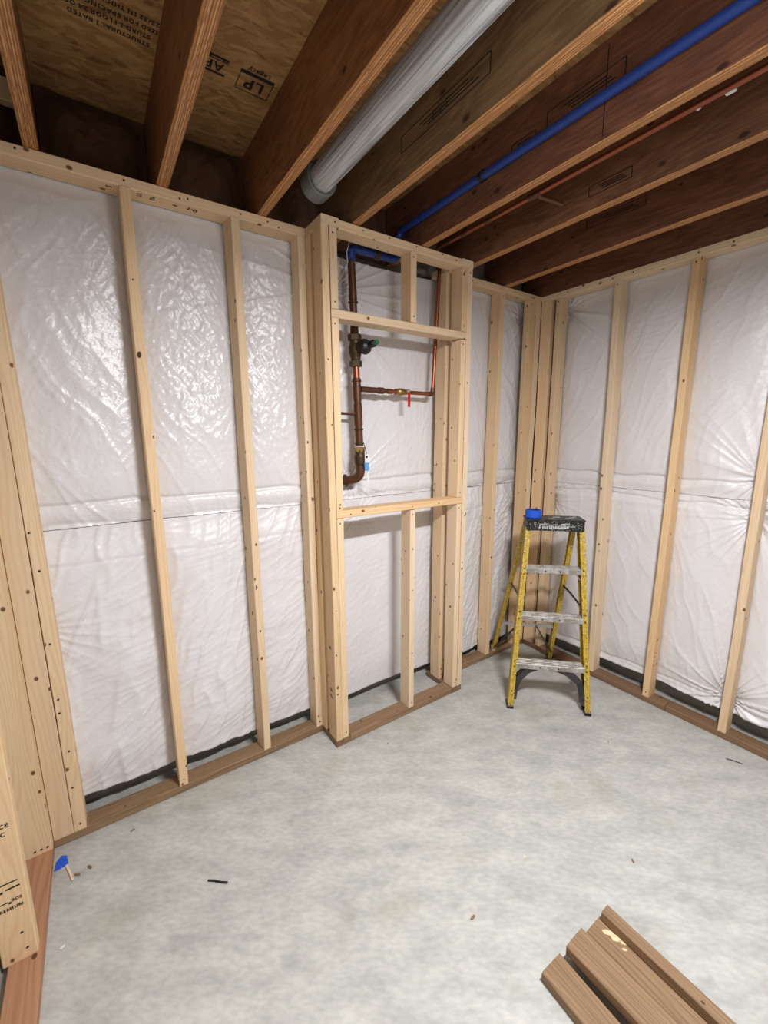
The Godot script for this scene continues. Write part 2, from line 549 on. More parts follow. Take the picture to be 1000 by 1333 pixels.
# a stud of the back wall: xb / xt = left edge of its front face at foot and head
func stud(xb: float, xt: float, label: String, w := PT, zf := 0.0, y0 := PT + 0.0006, y1 := H - PT - 0.0006, d := DP, twist := 0.0, nails := true) -> Node3D:
	var dir := Vector3(cos(twist), 0, sin(twist))
	var o := board("wall_stud", Vector3(xb + w / 2, y0, zf - d / 2), Vector3(xt + w / 2, y1, zf - d / 2), dir, w, d, pine(), label, "stud", "", 0.006 if y1 - y0 > 1.5 and w < 0.06 else 0.0)
	if nails:
		nail(o, Vector3(xb + w * 0.55, y0 + 0.03, zf), Vector3(0, 0, 1))
		nail(o, Vector3(xt + w * 0.45, y1 - 0.025, zf), Vector3(0, 0, 1))
	return o

# a stud of the right wall: zb / zt = far edge of its face
func stud_right(zb: float, zt: float, label: String, w := PT, nails := true) -> Node3D:
	var o := board("wall_stud", Vector3(DP / 2, PT + 0.0006, zb + w / 2), Vector3(DP / 2, H - PT - 0.0006, zt + w / 2), Vector3(0, 0, 1), w, DP, pine(), label, "stud", "", 0.006)
	if nails:
		nail(o, Vector3(0, PT + 0.03, zb + w * 0.5), Vector3(-1, 0, 0))
		nail(o, Vector3(0, H - PT - 0.025, zt + w * 0.5), Vector3(-1, 0, 0))
	return o

# ------------------------------------------------------------------ the film-faced blankets
# u runs along udir, y up, the film swells along ndir; pins = u of the studs; stars = [u, y, amplitude, reach]
func blanket(label: String, origin: Vector3, udir: Vector3, ndir: Vector3, ulen: float, y0: float, y1: float, pins: Array, stars: Array, folds: Array, puff: float, sd: int, mat: Material, fold := 1.0, crumple := [], tuck := Vector2(1, 1), lean := 0.55, dips := [], slope := 0.0) -> void:
	var step := 0.0065
	var nu := int(ulen / step)
	var ny := int((y1 - y0) / step)
	var na := noise(1.0, sd, 2)
	var nb := noise(1.0, sd + 1, 2)
	var nc := noise(1.0, sd + 2, 3)
	var nd := noise(1.0, sd + 3, 2)
	var back := 4
	var cols := nu + 1
	var rows := ny + 1 + back * 2
	var hs := PackedFloat32Array()
	hs.resize(cols * rows)
	var ys := PackedFloat32Array()
	ys.resize(cols * rows)
	for i in cols:
		var u := ulen * i / nu
		var l := -9.0
		var r := 9.0
		for p in pins:
			if p <= u and p > l: l = p
			if p > u and p < r: r = p
		var t := clampf((u - l) / (r - l), 0, 1)
		var span := minf(r - l, 0.5) / 0.4
		var bay := (1.0 - pow(absf(2.0 * t - 1.0), 3.0)) * (clampf(span, 0.2, 1.0) if r - l < 0.6 else 0.25)
		var sag := na.get_noise_2d(u * 1.6, sd * 0.1) * 0.016 + na.get_noise_2d(u * 5.0, 9.0) * 0.004
		for jj in rows:
			var j := clampi(jj - back, 0, ny)
			var f := float(j) / ny
			var y := y0 + (y1 - y0) * f + sag * pow(1.0 - f, 4.0) * (1.0 if y0 < 1.0 else 0.0)
			if y0 < 1.0: y -= slope * u * pow(1.0 - f, 4.0)
			for c in dips: y -= c[2] * exp(-pow((u - c[0]) / c[1], 6.0)) * pow(f, 6.0)
			var edge := smoothstep(0.0, 0.16, f) * smoothstep(0.0, 0.12, 1.0 - f)
			var d := puff * bay * (0.35 + 0.65 * edge)
			d += na.get_noise_2d(u * 2.2, y * 1.4) * 0.010
			var cr := 0.15
			for c in crumple: cr += c[4] * exp(-pow((u - c[0]) / c[2], 4.0) - pow((y - c[1]) / c[3], 4.0))
			# long soft folds leaning across each bay
			var ln := lean * (1.0 - exp(-pow((u - 1.82) / 0.46, 6.0))) if y0 > 1.0 and pins.size() == 7 else lean
			var k := u * cos(ln) + y * sin(ln) + nd.get_noise_2d(u * 1.7, y * 1.7) * 0.06
			var m := y * cos(ln) - u * sin(ln)
			var fo := fold
			if pins.size() == 7 and y0 < 1.0: fo = fold * (1.0 - 0.6 * exp(-pow((u - 1.82) / 0.46, 6.0)))
			var w := nb.get_noise_2d(k * 7.0, m * 1.3)
			d += (pow(1.0 - minf(absf(w) * 2.2, 1.0), 2.0)) * 0.0052 * fo * (0.3 + 0.7 * bay)
			var w2 := nd.get_noise_2d((u * cos(lean - 0.9) + y * sin(lean - 0.9) + nb.get_noise_2d(u * 2.0, y * 2.0) * 0.05) * 15.0, (y * cos(lean - 0.9) - u * sin(lean - 0.9)) * 2.8 + 31.0)
			d += (pow(1.0 - minf(absf(w2) * 2.0, 1.0), 2.0)) * 0.0020 * fo
			# small crumple
			var w3 := nc.get_noise_2d(u * 17.0 + y * 6.0, y * 11.0 - u * 5.0)
			d += (absf(w3) * 0.0085 + nc.get_noise_2d(u * 34.0, y * 24.0) * 0.0016) * cr
			for s in stars:
				var dx: float = u - s[0]
				var dy: float = y - s[1]
				var q := sqrt(dx * dx + dy * dy)
				if q < s[3] * 3.0:
					var th := atan2(dy, dx)
					var g := na.get_noise_2d(cos(th) * 2.0 + s[0] * 7.0, sin(th) * 2.0 + s[1] * 5.0)
					var ridge := pow(1.0 - minf(absf(g) * 3.0, 1.0), 2.0) - 0.35
					d += s[2] * ridge * exp(-q / s[3]) * minf(q / 0.04, 1.0) - s[2] * 0.9 * exp(-q * q / (s[3] * s[3] * 0.16))
			for c in folds:
				var fy: float = c[0] + na.get_noise_2d(u * 2.3, c[0] * 40.0) * 0.018
				d += c[1] * exp(-pow((y - fy) / c[2], 2.0))
			if y0 > 1.0: d = minf(d, lerpf(0.006, 0.1, smoothstep(0.03, 0.22, y1 - y)))
			var b := 0
			if jj < back: b = back - jj
			elif jj > back + ny: b = jj - back - ny
			if b > 0:
				d -= [0.0, 0.006, 0.02, 0.04, 0.07][b] * (tuck.x if jj < back else tuck.y)
				y += (0.004 if jj < back else -0.004) * b * (tuck.x if jj < back else tuck.y)
			hs[jj * cols + i] = d
			ys[jj * cols + i] = y
	var pos := PackedVector3Array()
	var nor := PackedVector3Array()
	var idx := PackedInt32Array()
	pos.resize(cols * rows)
	nor.resize(cols * rows)
	for jj in rows:
		for i in cols:
			pos[jj * cols + i] = origin + udir * (ulen * i / nu) + Vector3(0, ys[jj * cols + i], 0) + ndir * hs[jj * cols + i]
	for jj in rows:
		for i in cols:
			var a := pos[jj * cols + maxi(i - 1, 0)]
			var b := pos[jj * cols + mini(i + 1, nu)]
			var c := pos[maxi(jj - 1, 0) * cols + i]
			var e := pos[mini(jj + 1, rows - 1) * cols + i]
			nor[jj * cols + i] = (b - a).cross(e - c).normalized()
	idx.resize((cols - 1) * (rows - 1) * 6)
	var w0 := 0
	for jj in rows - 1:
		for i in cols - 1:
			var a := jj * cols + i
			for v in [a, a + cols, a + cols + 1, a, a + cols + 1, a + 1]:
				idx[w0] = v
				w0 += 1
	var arr := []
	arr.resize(Mesh.ARRAY_MAX)
	arr[Mesh.ARRAY_VERTEX] = pos
	arr[Mesh.ARRAY_NORMAL] = nor
	arr[Mesh.ARRAY_INDEX] = idx
	var me := ArrayMesh.new()
	me.add_surface_from_arrays(Mesh.PRIMITIVE_TRIANGLES, arr)
	var o := part("insulation_blanket", me, mat, self)
	tag(o, label, "insulation", "film-faced insulation blankets")

# ------------------------------------------------------------------ joists
func joist(x: float, w: float, face: int, label: String) -> Node3D:
	var z0 := -0.17
	var z1 := 3.9
	var o := thing("floor_joist", Transform3D(Basis.IDENTITY, Vector3(x, H + 0.001, z0)), label, "joist")
	var L := z1 - z0
	var st := SurfaceTool.new()
	st.begin(Mesh.PRIMITIVE_TRIANGLES)
	var uo := rng.randf()
	for s in [-1.0, 1.0]:
		var xx: float = s * w / 2
		quad(st, Vector3(xx, 0.003, 0), Vector3(xx, 0.003, L), Vector3(xx, JD, L), Vector3(xx, JD, 0), Vector3(s, 0, 0), [Vector2(uo, 0), Vector2(uo + L / 3.0, 0), Vector2(uo + L / 3.0, 0.97), Vector2(uo, 0.97)])
	for e in 2:
		quad(st, Vector3(-w / 2, 0, L * e), Vector3(w / 2, 0, L * e), Vector3(w / 2, JD, L * e), Vector3(-w / 2, JD, L * e), Vector3(0, 0, e * 2 - 1), [Vector2(0, 0), Vector2(0.02, 0), Vector2(0.02, 1), Vector2(0, 1)])
	quad(st, Vector3(-w / 2, JD, 0), Vector3(w / 2, JD, 0), Vector3(w / 2, JD, L), Vector3(-w / 2, JD, L), Vector3.UP, [Vector2(0, 0), Vector2(0, 1), Vector2(1, 1), Vector2(1, 0)])
	part("face_veneer", st.commit(), M.lvl[face], o)
	var b := SurfaceTool.new()
	b.begin(Mesh.PRIMITIVE_TRIANGLES)
	var hw := w / 2
	var sec := [Vector2(-hw, 0.003), Vector2(-hw + 0.003, 0), Vector2(hw - 0.003, 0), Vector2(hw, 0.003)]
	var vs := [0.0, 0.06, 0.94, 1.0]
	for i in 3:
		var p: Vector2 = sec[i]
		var q: Vector2 = sec[i + 1]
		var nn := Vector3((q - p).y, -(q - p).x, 0).normalized()
		quad(b, Vector3(p.x, p.y, 0), Vector3(q.x, q.y, 0), Vector3(q.x, q.y, L), Vector3(p.x, p.y, L), nn, [Vector2(uo, vs[i]), Vector2(uo, vs[i + 1]), Vector2(uo + L / 1.4, vs[i + 1]), Vector2(uo + L / 1.4, vs[i])])
	part("laminated_edge", b.commit(), M.plies, o)
	return o

# frame stamped on the left face of a joist (x = its left face)
func joist_stamp(o: Node3D, x: float, z0: float, z1: float, y0: float, y1: float, text: String, size: float) -> void:
	var inv := o.transform.affine_inverse()
	var bs := Basis(Vector3(0, 0, 1), Vector3(0, 1, 0), Vector3(-1, 0, 0))
	var zm := (z0 + z1) / 2
	var ym := (y0 + y1) / 2
	for y in [y0, y1]: ink_bar(z1 - z0, 0.003, inv * Transform3D(bs, Vector3(x - 0.0005, y, zm)), o)
	for z in [z0, z1]: ink_bar(0.004, y1 - y0, inv * Transform3D(bs, Vector3(x - 0.0005, ym, z)), o)
	for k in 3: ink_bar((z1 - z0) * 0.55, 0.004, inv * Transform3D(bs, Vector3(x - 0.0005, lerpf(y0, y1, 0.3 + 0.2 * k), zm + (z1 - z0) * (0.12 - 0.05 * k))), o)
	if text: print_text(text, size, inv * Transform3D(bs, Vector3(x - 0.0005, ym, zm)), o, false)

# ------------------------------------------------------------------ scene
func _ready() -> void:
	var cam := Camera3D.new()
	cam.name = "camera"
	cam.transform = Transform3D(Basis(Vector3(0.823864, -0.006477, 0.566751), Vector3(0.107656, 0.98352, -0.145256), Vector3(-0.55647, 0.180685, 0.810983)), Vector3(-2.7516, 1.6995, 2.0001))
	cam.fov = 101.535
	cam.near = 0.02
	add_child(cam)
	var env := Environment.new()
	env.background_mode = Environment.BG_COLOR
	env.background_color = Color(0.02, 0.02, 0.022)
	env.tonemap_mode = Environment.TONE_MAPPER_LINEAR
	env.tonemap_exposure = 1.0
	env.sdfgi_enabled = true
	env.ssao_enabled = true
	env.ssil_enabled = true
	var we := WorldEnvironment.new()
	we.name = "environment"
	we.environment = env
	add_child(we)
	make_materials()
	lamp(Vector3(-1.75, 2.50, 1.87), "white strip light, lit, under the joists", 9.2, 0.62)
	shell()
	framing()
	chase()
	blankets()
	ceiling_things()
	plumbing()
	ladder()
	lumber_pile()
	debris()

func lamp(at: Vector3, label: String, down: float, side: float) -> void:
	# a wraparound strip light across two joists: white pan, prismatic diffuser with a flat bottom and two slanted sides
	var o := thing("strip_light", Transform3D(Basis.IDENTITY, at), label, "lamp")
	var along := Basis(Vector3(0, 0, 1), Vector3(1, 0, 0), Vector3(0, 1, 0))   # extrude()'s y becomes x, its z becomes y
	part("pan", extrude(PackedVector2Array([Vector2(-0.08, 0.075), Vector2(-0.075, 0.158), Vector2(0.075, 0.158), Vector2(0.08, 0.075)]), -0.27, 0.27, 0.002), M.white, o, Transform3D(along, Vector3.ZERO))
	var bm := std(Color(1, 1, 1), 0.4)
	bm.emission_enabled = true
	bm.emission = Color(0.97, 0.98, 1.0)
	bm.emission_energy_multiplier = 2.0
	part("diffuser", extrude(PackedVector2Array([Vector2(-0.078, 0.0745), Vector2(-0.04, 0.0), Vector2(0.04, 0.0), Vector2(0.078, 0.0745)]), -0.26, 0.26, 0.0), bm, o, Transform3D(along, Vector3.ZERO))
	for s in [-1, 1]: part("end_cap", extrude(PackedVector2Array([Vector2(-0.082, 0.078), Vector2(-0.043, -0.004), Vector2(0.043, -0.004), Vector2(0.082, 0.078)]), -0.008, 0.008, 0.002), M.white, o, Transform3D(along, Vector3(0.27 * s, 0, 0)))
	var col := Color(0.965, 0.972, 0.99)
	var specs := [["down_light", 0.0, Vector3(0, -0.006, 0), down, 0.075], ["back_light", -62.0, Vector3(0, 0.034, -0.068), side, 0.08], ["front_light", 62.0, Vector3(0, 0.034, 0.068), side, 0.08]]
	for q in specs:
		var l := AreaLight3D.new()
		l.name = q[0]
		l.transform = Transform3D(Basis(Vector3(1, 0, 0), deg_to_rad(q[1] * -1.0)) * Basis(Vector3(1, 0, 0), Vector3(0, 0, -1), Vector3(0, 1, 0)), q[2])
		l.area_size = Vector2(0.5, q[4])
		l.light_color = col
		l.light_energy = q[3]
		l.area_range = 9.0
		l.area_attenuation = 2.0
		l.shadow_enabled = true
		o.add_child(l)

func slab_box(called: String, a: Vector3, b: Vector3, mat: Material) -> MeshInstance3D:
	var m := BoxMesh.new()
	m.size = (b - a).abs()
	return struct_part(called, m, mat, Transform3D(Basis.IDENTITY, (a + b) / 2))

func shell() -> void:
	slab_box("floor", Vector3(-3.5, -0.15, -0.5), Vector3(0.5, 0, 4.2), M.slab)
	slab_box("wall_back", Vector3(-3.5, 0, -0.5), Vector3(0.5, H + JD, -0.20), M.concrete)
	slab_box("wall_right", Vector3(0.21, 0, -0.20), Vector3(0.5, H + JD, 4.2), M.concrete)
	slab_box("wall_left", Vector3(-3.5, 0, -0.20), Vector3(-3.175, H + JD, 4.2), M.drywall)
	slab_box("wall_front", Vector3(-3.175, 0, 4.0), Vector3(0.21, H + JD, 4.2), M.drywall)
	# subfloor: three sheets of OSB edge to edge, seen from below
	var c := Node3D.new()
	c.name = "ceiling"
	c.set_meta("kind", "structure")
	c.position = Vector3(0, H + JD + 0.002, 0)
	add_child(c)
	var z := -0.5
	for k in 4:
		var m := SurfaceTool.new()
		var bx := BoxMesh.new()
		bx.size = Vector3(4.0, 0.018, 1.215)
		var mt: StandardMaterial3D = M.osb
		mt.uv1_triplanar = true
		mt.uv1_world_triplanar = true
		mt.uv1_scale = Vector3(0.62, 0.62, 0.62)
		part("panel", bx, mt, c, Transform3D(Basis.IDENTITY, Vector3(-1.5, 0.009, z + 0.6075)))
		z += 1.218
	# stamps on the sheathing, read from the far side
	var bs := Basis(Vector3(-1, 0, 0), Vector3(0, 0, -1), Vector3(0, -1, 0))
	var y := -0.0006
	var rows := ["STRUCTURAL I RATED", "STURD-I-FLOOR 24 OC", "SIZED FOR SPACING EXP 1", "23/32 IN THICKNESS"]
	for i in 4:
		print_text(rows[i], 0.0215, Transform3D(bs, Vector3([-2.459, -2.460, -2.43, -2.44][i], y, 0.241 + i * 0.031)), c, true, null, "printed_text", true)
	# framed mark with two bold letters, a bar and a small word
	var cx := -2.127
	var cz := 0.275
	print_text("LP", 0.066, Transform3D(bs, Vector3(cx, y, cz - 0.005)), c)
	ink_bar(0.118, 0.015, Transform3D(bs, Vector3(cx, y, cz + 0.041)), c)
	ink_bar(0.118, 0.0028, Transform3D(bs, Vector3(cx, y, cz - 0.046)), c)
	for s in [-1, 1]: ink_bar(0.0028, 0.092, Transform3D(bs, Vector3(cx + s * 0.058, y, cz)), c)
	print_text("Legacy", 0.024, Transform3D(bs, Vector3(cx, y, cz + 0.062)), c)
	print_text("APA", 0.05, Transform3D(bs, Vector3(-2.238, y, 0.284)), c, true, null, "printed_text", true)
	for s in [0.039, 0.028, -0.030]: ink_bar(0.14, 0.009 if s != 0.028 else 0.004, Transform3D(bs, Vector3(-2.298, y, 0.284 + s)), c)

func framing() -> void:
	# bottom plates, lying on the slab
	var g := "bottom plates"
	var e := 0.0006
	board("bottom_plate", Vector3(-3.064, PT / 2 + e, -DP / 2), Vector3(BL - 0.001, PT / 2 + e, -DP / 2), Vector3(0, 1, 0), PT, DP, M.treated[0], "brown treated bottom plate along the back wall, left of the plumbing chase", "plate")
	board("bottom_plate", Vector3(BR + 0.001, PT / 2 + e, -DP / 2), Vector3(-0.001, PT / 2 + e, -DP / 2), Vector3(0, 1, 0), PT, DP, M.treated[1], "short brown treated bottom plate between the plumbing chase and the room corner", "plate")
	board("bottom_plate", Vector3(DP / 2, PT / 2 + e, 0.001), Vector3(DP / 2, PT / 2 + e, 1.058), Vector3(0, 1, 0), PT, DP, M.treated_red, "reddish bottom plate of the right wall, from the corner to the butt joint", "plate")
	board("bottom_plate", Vector3(DP / 2, PT / 2 + e, 1.061), Vector3(DP / 2, PT / 2 + e, 3.9), Vector3(0, 1, 0), PT, DP, M.treated_red, "reddish bottom plate of the right wall, nearer piece beyond the butt joint", "plate")
	board("bottom_plate", Vector3(-3.11, PT / 2 + e, -0.088), Vector3(-3.11, PT / 2 + e, 3.9), Vector3(0, 1, 0), PT, DP, M.redwood, "red-brown bottom plate of the left wall at the lower left", "plate")
	# top plates
	var y := H - PT / 2
	var o := board("top_plate", Vector3(-3.155, y, -DP / 2), Vector3(BL - 0.001, y, -DP / 2), Vector3(0, 1, 0), PT, DP, pine(), "pale pine top plate of the back wall, left of the plumbing chase", "plate", "", 0.0)
	for x in [-2.86, -2.55, -2.36, -2.33, -2.12, -2.0, -1.95]: nail(o, Vector3(x, y + rng.randf_range(-0.012, 0.01), 0.0), Vector3(0, 0, 1))
	for q in [[-2.60, "S"], [-2.545, "1"], [-2.50, "11"], [-2.455, "10"]]:
		print_text(q[1], 0.026, o.transform.affine_inverse() * Transform3D(Basis(Vector3(0, 0, -1), Vector3(1, 0, 0), Vector3(0, -1, 0)), Vector3(q[0], H - PT - 0.0004, -0.03)), o)
	print_text("1-0", 0.03, o.transform.affine_inverse() * Transform3D(Basis(Vector3(1, 0, 0), Vector3(0, 0, -1), Vector3(0, -1, 0)).rotated(Vector3(0, 1, 0), 0.2), Vector3(-2.31, H - PT - 0.0004, -0.035)), o)
	o = board("top_plate", Vector3(BR + 0.001, y, -DP / 2), Vector3(-0.001, y, -DP / 2), Vector3(0, 1, 0), PT, DP, pine(), "short pale pine top plate between the plumbing chase and the room corner", "plate")
	for x in [-0.7, -0.3, -0.12]: nail(o, Vector3(x, y, 0.0), Vector3(0, 0, 1))
	o = board("top_plate", Vector3(DP / 2, y, -DP), Vector3(DP / 2, y, 3.9), Vector3(0, 1, 0), PT, DP, pine(), "long pale pine top plate of the right wall", "plate")
	for z in [0.2, 0.5, 0.62, 0.95, 1.1]: nail(o, Vector3(0, y, z), Vector3(-1, 0, 0))
	board("top_plate", Vector3(-3.11, y, 0.001), Vector3(-3.11, y, 3.9), Vector3(0, 1, 0), PT, DP, pine(), "pale pine top plate of the left wall, above the left frame edge", "plate")
	# back wall studs, left to right
	stud(-3.0658, -3.0658, "broad pale board at the left corner, against the innermost stud", 0.0698, 0.0, PT + 0.0006, H - PT - 0.0006, DP, 0.0, false)
	o = stud(-2.995, -2.995, "pale stud at the far left of the back wall, edge to the insulation", 0.043)
	for k in [0.25, 0.42, 0.6, 0.66, 0.9, 1.2, 1.35]: nail(o, Vector3(-2.995 + rng.randf_range(0.01, 0.034), k, 0), Vector3(0, 0, 1))
	o = stud(-2.584, -2.570, "leftmost slim stud standing free before the back wall insulation")
	for k in [[-2.560, 2.022, 0.013], [-2.567, 1.388, 0.006], [-2.555, 2.30, 0.004]]: knot(o, Vector3(k[0], k[1], 0.0015), Vector3(0, 0, 1), k[2])
	o = stud(-2.175, -2.170, "slim stud left of the plumbing chase, second from the left corner", PT, 0.0, PT + 0.0006, H - PT - 0.0006, DP, -0.12)
	for k in [[-2.158, 0.955, 0.013], [-2.150, 0.72, 0.007], [-2.156, 1.6, 0.005]]: knot(o, Vector3(k[0], k[1], 0.0015), Vector3(0, 0, 1), k[2])
	o = stud(-1.859, -1.862, "stud tight against the left side of the plumbing chase")
	stud(-0.445, -0.431, "single stud between the plumbing chase and the room corner")
	stud(-0.145, -0.145, "broad stud with its flat side out, left half of the corner post", DP, -0.001, PT + 0.0006, H - PT - 0.0006, PT)
	stud(-0.0545, -0.0545, "narrow stud in the room corner behind the ladder", 0.05)
	# right wall studs from the corner towards the camera
	o = board("wall_stud", Vector3(PT / 2, PT + e, 0.0455), Vector3(PT / 2, H - PT - e, 0.0455), Vector3(0, 0, 1), 0.083, PT, pine(), "broad stud turned flat, first of the right wall at the corner", "stud", "", 0.004)
	stud_right(0.118, 0.116, "second stud of the right wall, beyond a dark slit beside the corner")
	stud_right(0.558, 0.514, "stud of the right wall just right of the ladder")
	o = stud_right(0.925, 0.925, "middle stud of the right wall, pencil strokes near its foot")
	for k in 4: ink_bar(0.012, 0.004, o.transform.affine_inverse() * Transform3D(Basis(Vector3(0.8, 0.6, 0), Vector3(-0.6, 0.8, 0), Vector3(0, 0, 1)), Vector3(0.012 + 0.004 * k, 0.345 - 0.03 * k, 0.9636)), o)
	stud_right(1.325, 1.325, "right wall stud running out of the right picture edge")
	# left wall: corner stud and the stamped one close to the camera
	o = board("wall_stud", Vector3(-3.1105, PT + e, 0.0195), Vector3(-3.1105, H - PT - e, 0.0195), Vector3(1, 0, 0), DP, PT, pine(), "wide pale stud face at the left wall corner, knots down its length", "stud", "", 0.0, 0.0006)
	for x in [-3.08, -3.1, -3.12]: nail(o, Vector3(x, PT + 0.02, 0.0395), Vector3(0, 0, 1))
	o = board("wall_stud", Vector3(-3.1228, PT + e, 0.43), Vector3(-3.097, H - PT - e, 0.43), Vector3(1, 0, 0), DP, PT, pine(), "wide pale stud with black lumber stamps at the lower left frame edge", "stud")
	var inv := o.transform.affine_inverse()
	var zf := 0.4496
	for q in [["PREMIUM", 0.014, 0.243, -3.124], ["BOS", 0.014, 0.270, -3.104]]:
		print_text(q[0], q[1], inv * Transform3D(Basis.IDENTITY, Vector3(q[3], q[2], zf)), o)
	for q in [[0.06, 0.004, 0.335, -3.125], [0.034, 0.005, 0.314, -3.108], [0.02, 0.007, 0.310, -3.142], [0.03, 0.003, 0.268, -3.14]]:
		ink_bar(q[0], q[1], inv * Transform3D(Basis.IDENTITY, Vector3(q[3], q[2], zf)), o)
	print_text("RCE", 0.02, inv * Transform3D(Basis.IDENTITY, Vector3(-3.108, 0.535, zf)), o)
	print_text("FC", 0.02, inv * Transform3D(Basis.IDENTITY, Vector3(-3.113, 0.507, zf)), o)
	for k in [0.07, 0.2, 0.45]: nail(o, Vector3(-3.098 - k * 0.05, PT + k * 0.5, zf - 0.0005), Vector3(0, 0, 1))

func chase() -> void:
	var e := 0.0006
	# sole plates
	board("chase_plate", Vector3(BL + 0.0445, PT / 2 + e, 0.001), Vector3(BL + 0.0445, PT / 2 + e, BZ), Vector3(0, 1, 0), PT, DP, M.treated_red, "short dark brown sole plate under the left side of the plumbing chase", "plate")
	board("chase_plate", Vector3(BR - 0.0445, PT / 2 + e, -DP), Vector3(BR - 0.0445, PT / 2 + e, BZ), Vector3(0, 1, 0), PT, DP, M.treated_red, "short dark brown sole plate under the right side of the plumbing chase", "plate")
	board("chase_plate", Vector3(BL + DP + 0.001, PT / 2 + e, BZ - DP / 2), Vector3(BR - DP - 0.001, PT / 2 + e, BZ - DP / 2), Vector3(0, 1, 0), PT, DP, M.treated[0], "brown front sole plate of the plumbing chase with an oval knot", "plate")
	# head plates
	var y := H - PT / 2
	var o := board("chase_plate", Vector3(BL + 0.0445, y, 0.001), Vector3(BL + 0.0445, y, BZ), Vector3(0, 1, 0), PT, DP, pine(), "pale head plate over the left side of the plumbing chase, sawn end outward", "plate")
	nail(o, Vector3(BL + 0.07, y, BZ), Vector3(0, 0, 1))
	board("chase_plate", Vector3(BR - 0.0445, y, -DP), Vector3(BR - 0.0445, y, BZ), Vector3(0, 1, 0), PT, DP, pine(), "pale head plate over the right side of the plumbing chase, sawn end outward", "plate")
	o = board("chase_plate", Vector3(BL + DP + 0.001, y - 0.003, BZ - DP / 2 - 0.001), Vector3(BR - DP - 0.001, y - 0.003, BZ - DP / 2 - 0.001), Vector3(0, 1, 0), PT, DP, pine(), "pale front header across the top of the plumbing chase", "plate")
	for x in [-1.6, -1.45, -1.28, -1.1, -1.0]: nail(o, Vector3(x, y + rng.randf_range(-0.01, 0.01), BZ - 0.001), Vector3(0, 0, 1))
	# corner posts
	var yt := H - PT - 0.0006
	var b := PT + 2 * e
	o = stud(BL, BL, "left front corner post of the plumbing chase with stamped side", PT, BZ, b, yt)
	for k in [0.32, 0.55, 0.8, 1.3, 1.42, 1.75, 2.05]: nail(o, Vector3(BL + rng.randf_range(0.008, 0.03), k, BZ), Vector3(0, 0, 1))
	var inv := o.transform.affine_inverse()
	var sb := Basis(Vector3(0, 0, 1), Vector3(0, 1, 0), Vector3(-1, 0, 0))
	for q in [["KD", 0.018, 0.33, 0.5], ["SPF", 0.018, 0.29, 0.5], ["PS", 0.02, 0.58, 0.0]]:
		print_text(q[0], q[1], inv * Transform3D(sb.rotated(Vector3(1, 0, 0), q[3]), Vector3(BL - 0.0005, q[2], BZ - 0.045)), o)
	o = stud(BR - PT, BR - PT, "right front corner post of the plumbing chase", PT, BZ, b, yt)
	for k in [0.55, 0.9, 1.2, 1.6, 2.0]: nail(o, Vector3(BR - rng.randf_range(0.008, 0.03), k, BZ), Vector3(0, 0, 1))
	stud(BL, BL, "left rear stud of the plumbing chase, beside a dark groove", PT, 0.048, b, yt, DP, 0.0, false)
	stud(BR - DP + 0.002, BR - DP + 0.002, "rear stud inside the right side of the plumbing chase, lit edge forward", PT, 0.040, b, yt, DP)
	stud(BR - PT - 0.008, BR - PT - 0.008, "darker stud tucked behind the right corner post of the chase", PT, -0.001, b, yt, DP, 0.0, false)
	# blocks that cross between the posts and the jack pieces they rest on
	var s0 := 1.281
	var s1 := s0 + PT
	var u0 := 2.238
	var u1 := u0 + PT
	var jl := BL + PT + 0.0025
	var jr := BR - 2 * PT - 0.0025
	o = board("cross_block", Vector3(BL + PT + 0.001, s0 + PT / 2 + 0.006, BZ - DP / 2), Vector3(BR - PT - 0.001, s0 + PT / 2, BZ - DP / 2), Vector3(0, 1, 0), PT, DP, pine(), "lower horizontal block across the plumbing chase at waist height", "block")
	for x in [-1.7, -1.3, -1.1]: nail(o, Vector3(x, s0 + 0.02, BZ), Vector3(0, 0, 1))
	o = board("cross_block", Vector3(BL + PT + 0.001, u0 + PT / 2, BZ - DP / 2), Vector3(BR - PT - 0.001, u0 + PT / 2 + 0.004, BZ - DP / 2), Vector3(0, 1, 0), PT, DP, pine(), "upper horizontal block across the plumbing chase above the valve", "block")
	for k in 2:
		var x: float = [jl, jr][k]
		var side: String = ["left", "right"][k]
		stud(x, x, "lowest jack piece inside the %s post, between sole plate and lower block" % side, PT, BZ - 0.001, b, s0 - 0.001 + (0.005 if k == 0 else 0.0))
		stud(x, x, "tall jack piece inside the %s post, between the two cross blocks" % side, PT, BZ - 0.001, s1 + (0.007 if k == 0 else 0.002), u0 - 0.001)
		stud(x, x, "short jack piece inside the %s post, above the upper block" % side, PT, BZ - 0.001, u1 + (0.001 if k == 0 else 0.005), yt)
	o = stud(-1.317, -1.312, "short middle stud under the lower cross block of the chase", PT, BZ, b, s0 - 0.001)
	for k in [0.4, 0.8, 1.05]: nail(o, Vector3(-1.295, k, BZ), Vector3(0, 0, 1))
	o = stud(-1.316, -1.316, "short middle stud above the upper cross block of the chase", PT, BZ, u1 + 0.004, H - PT - 0.004)

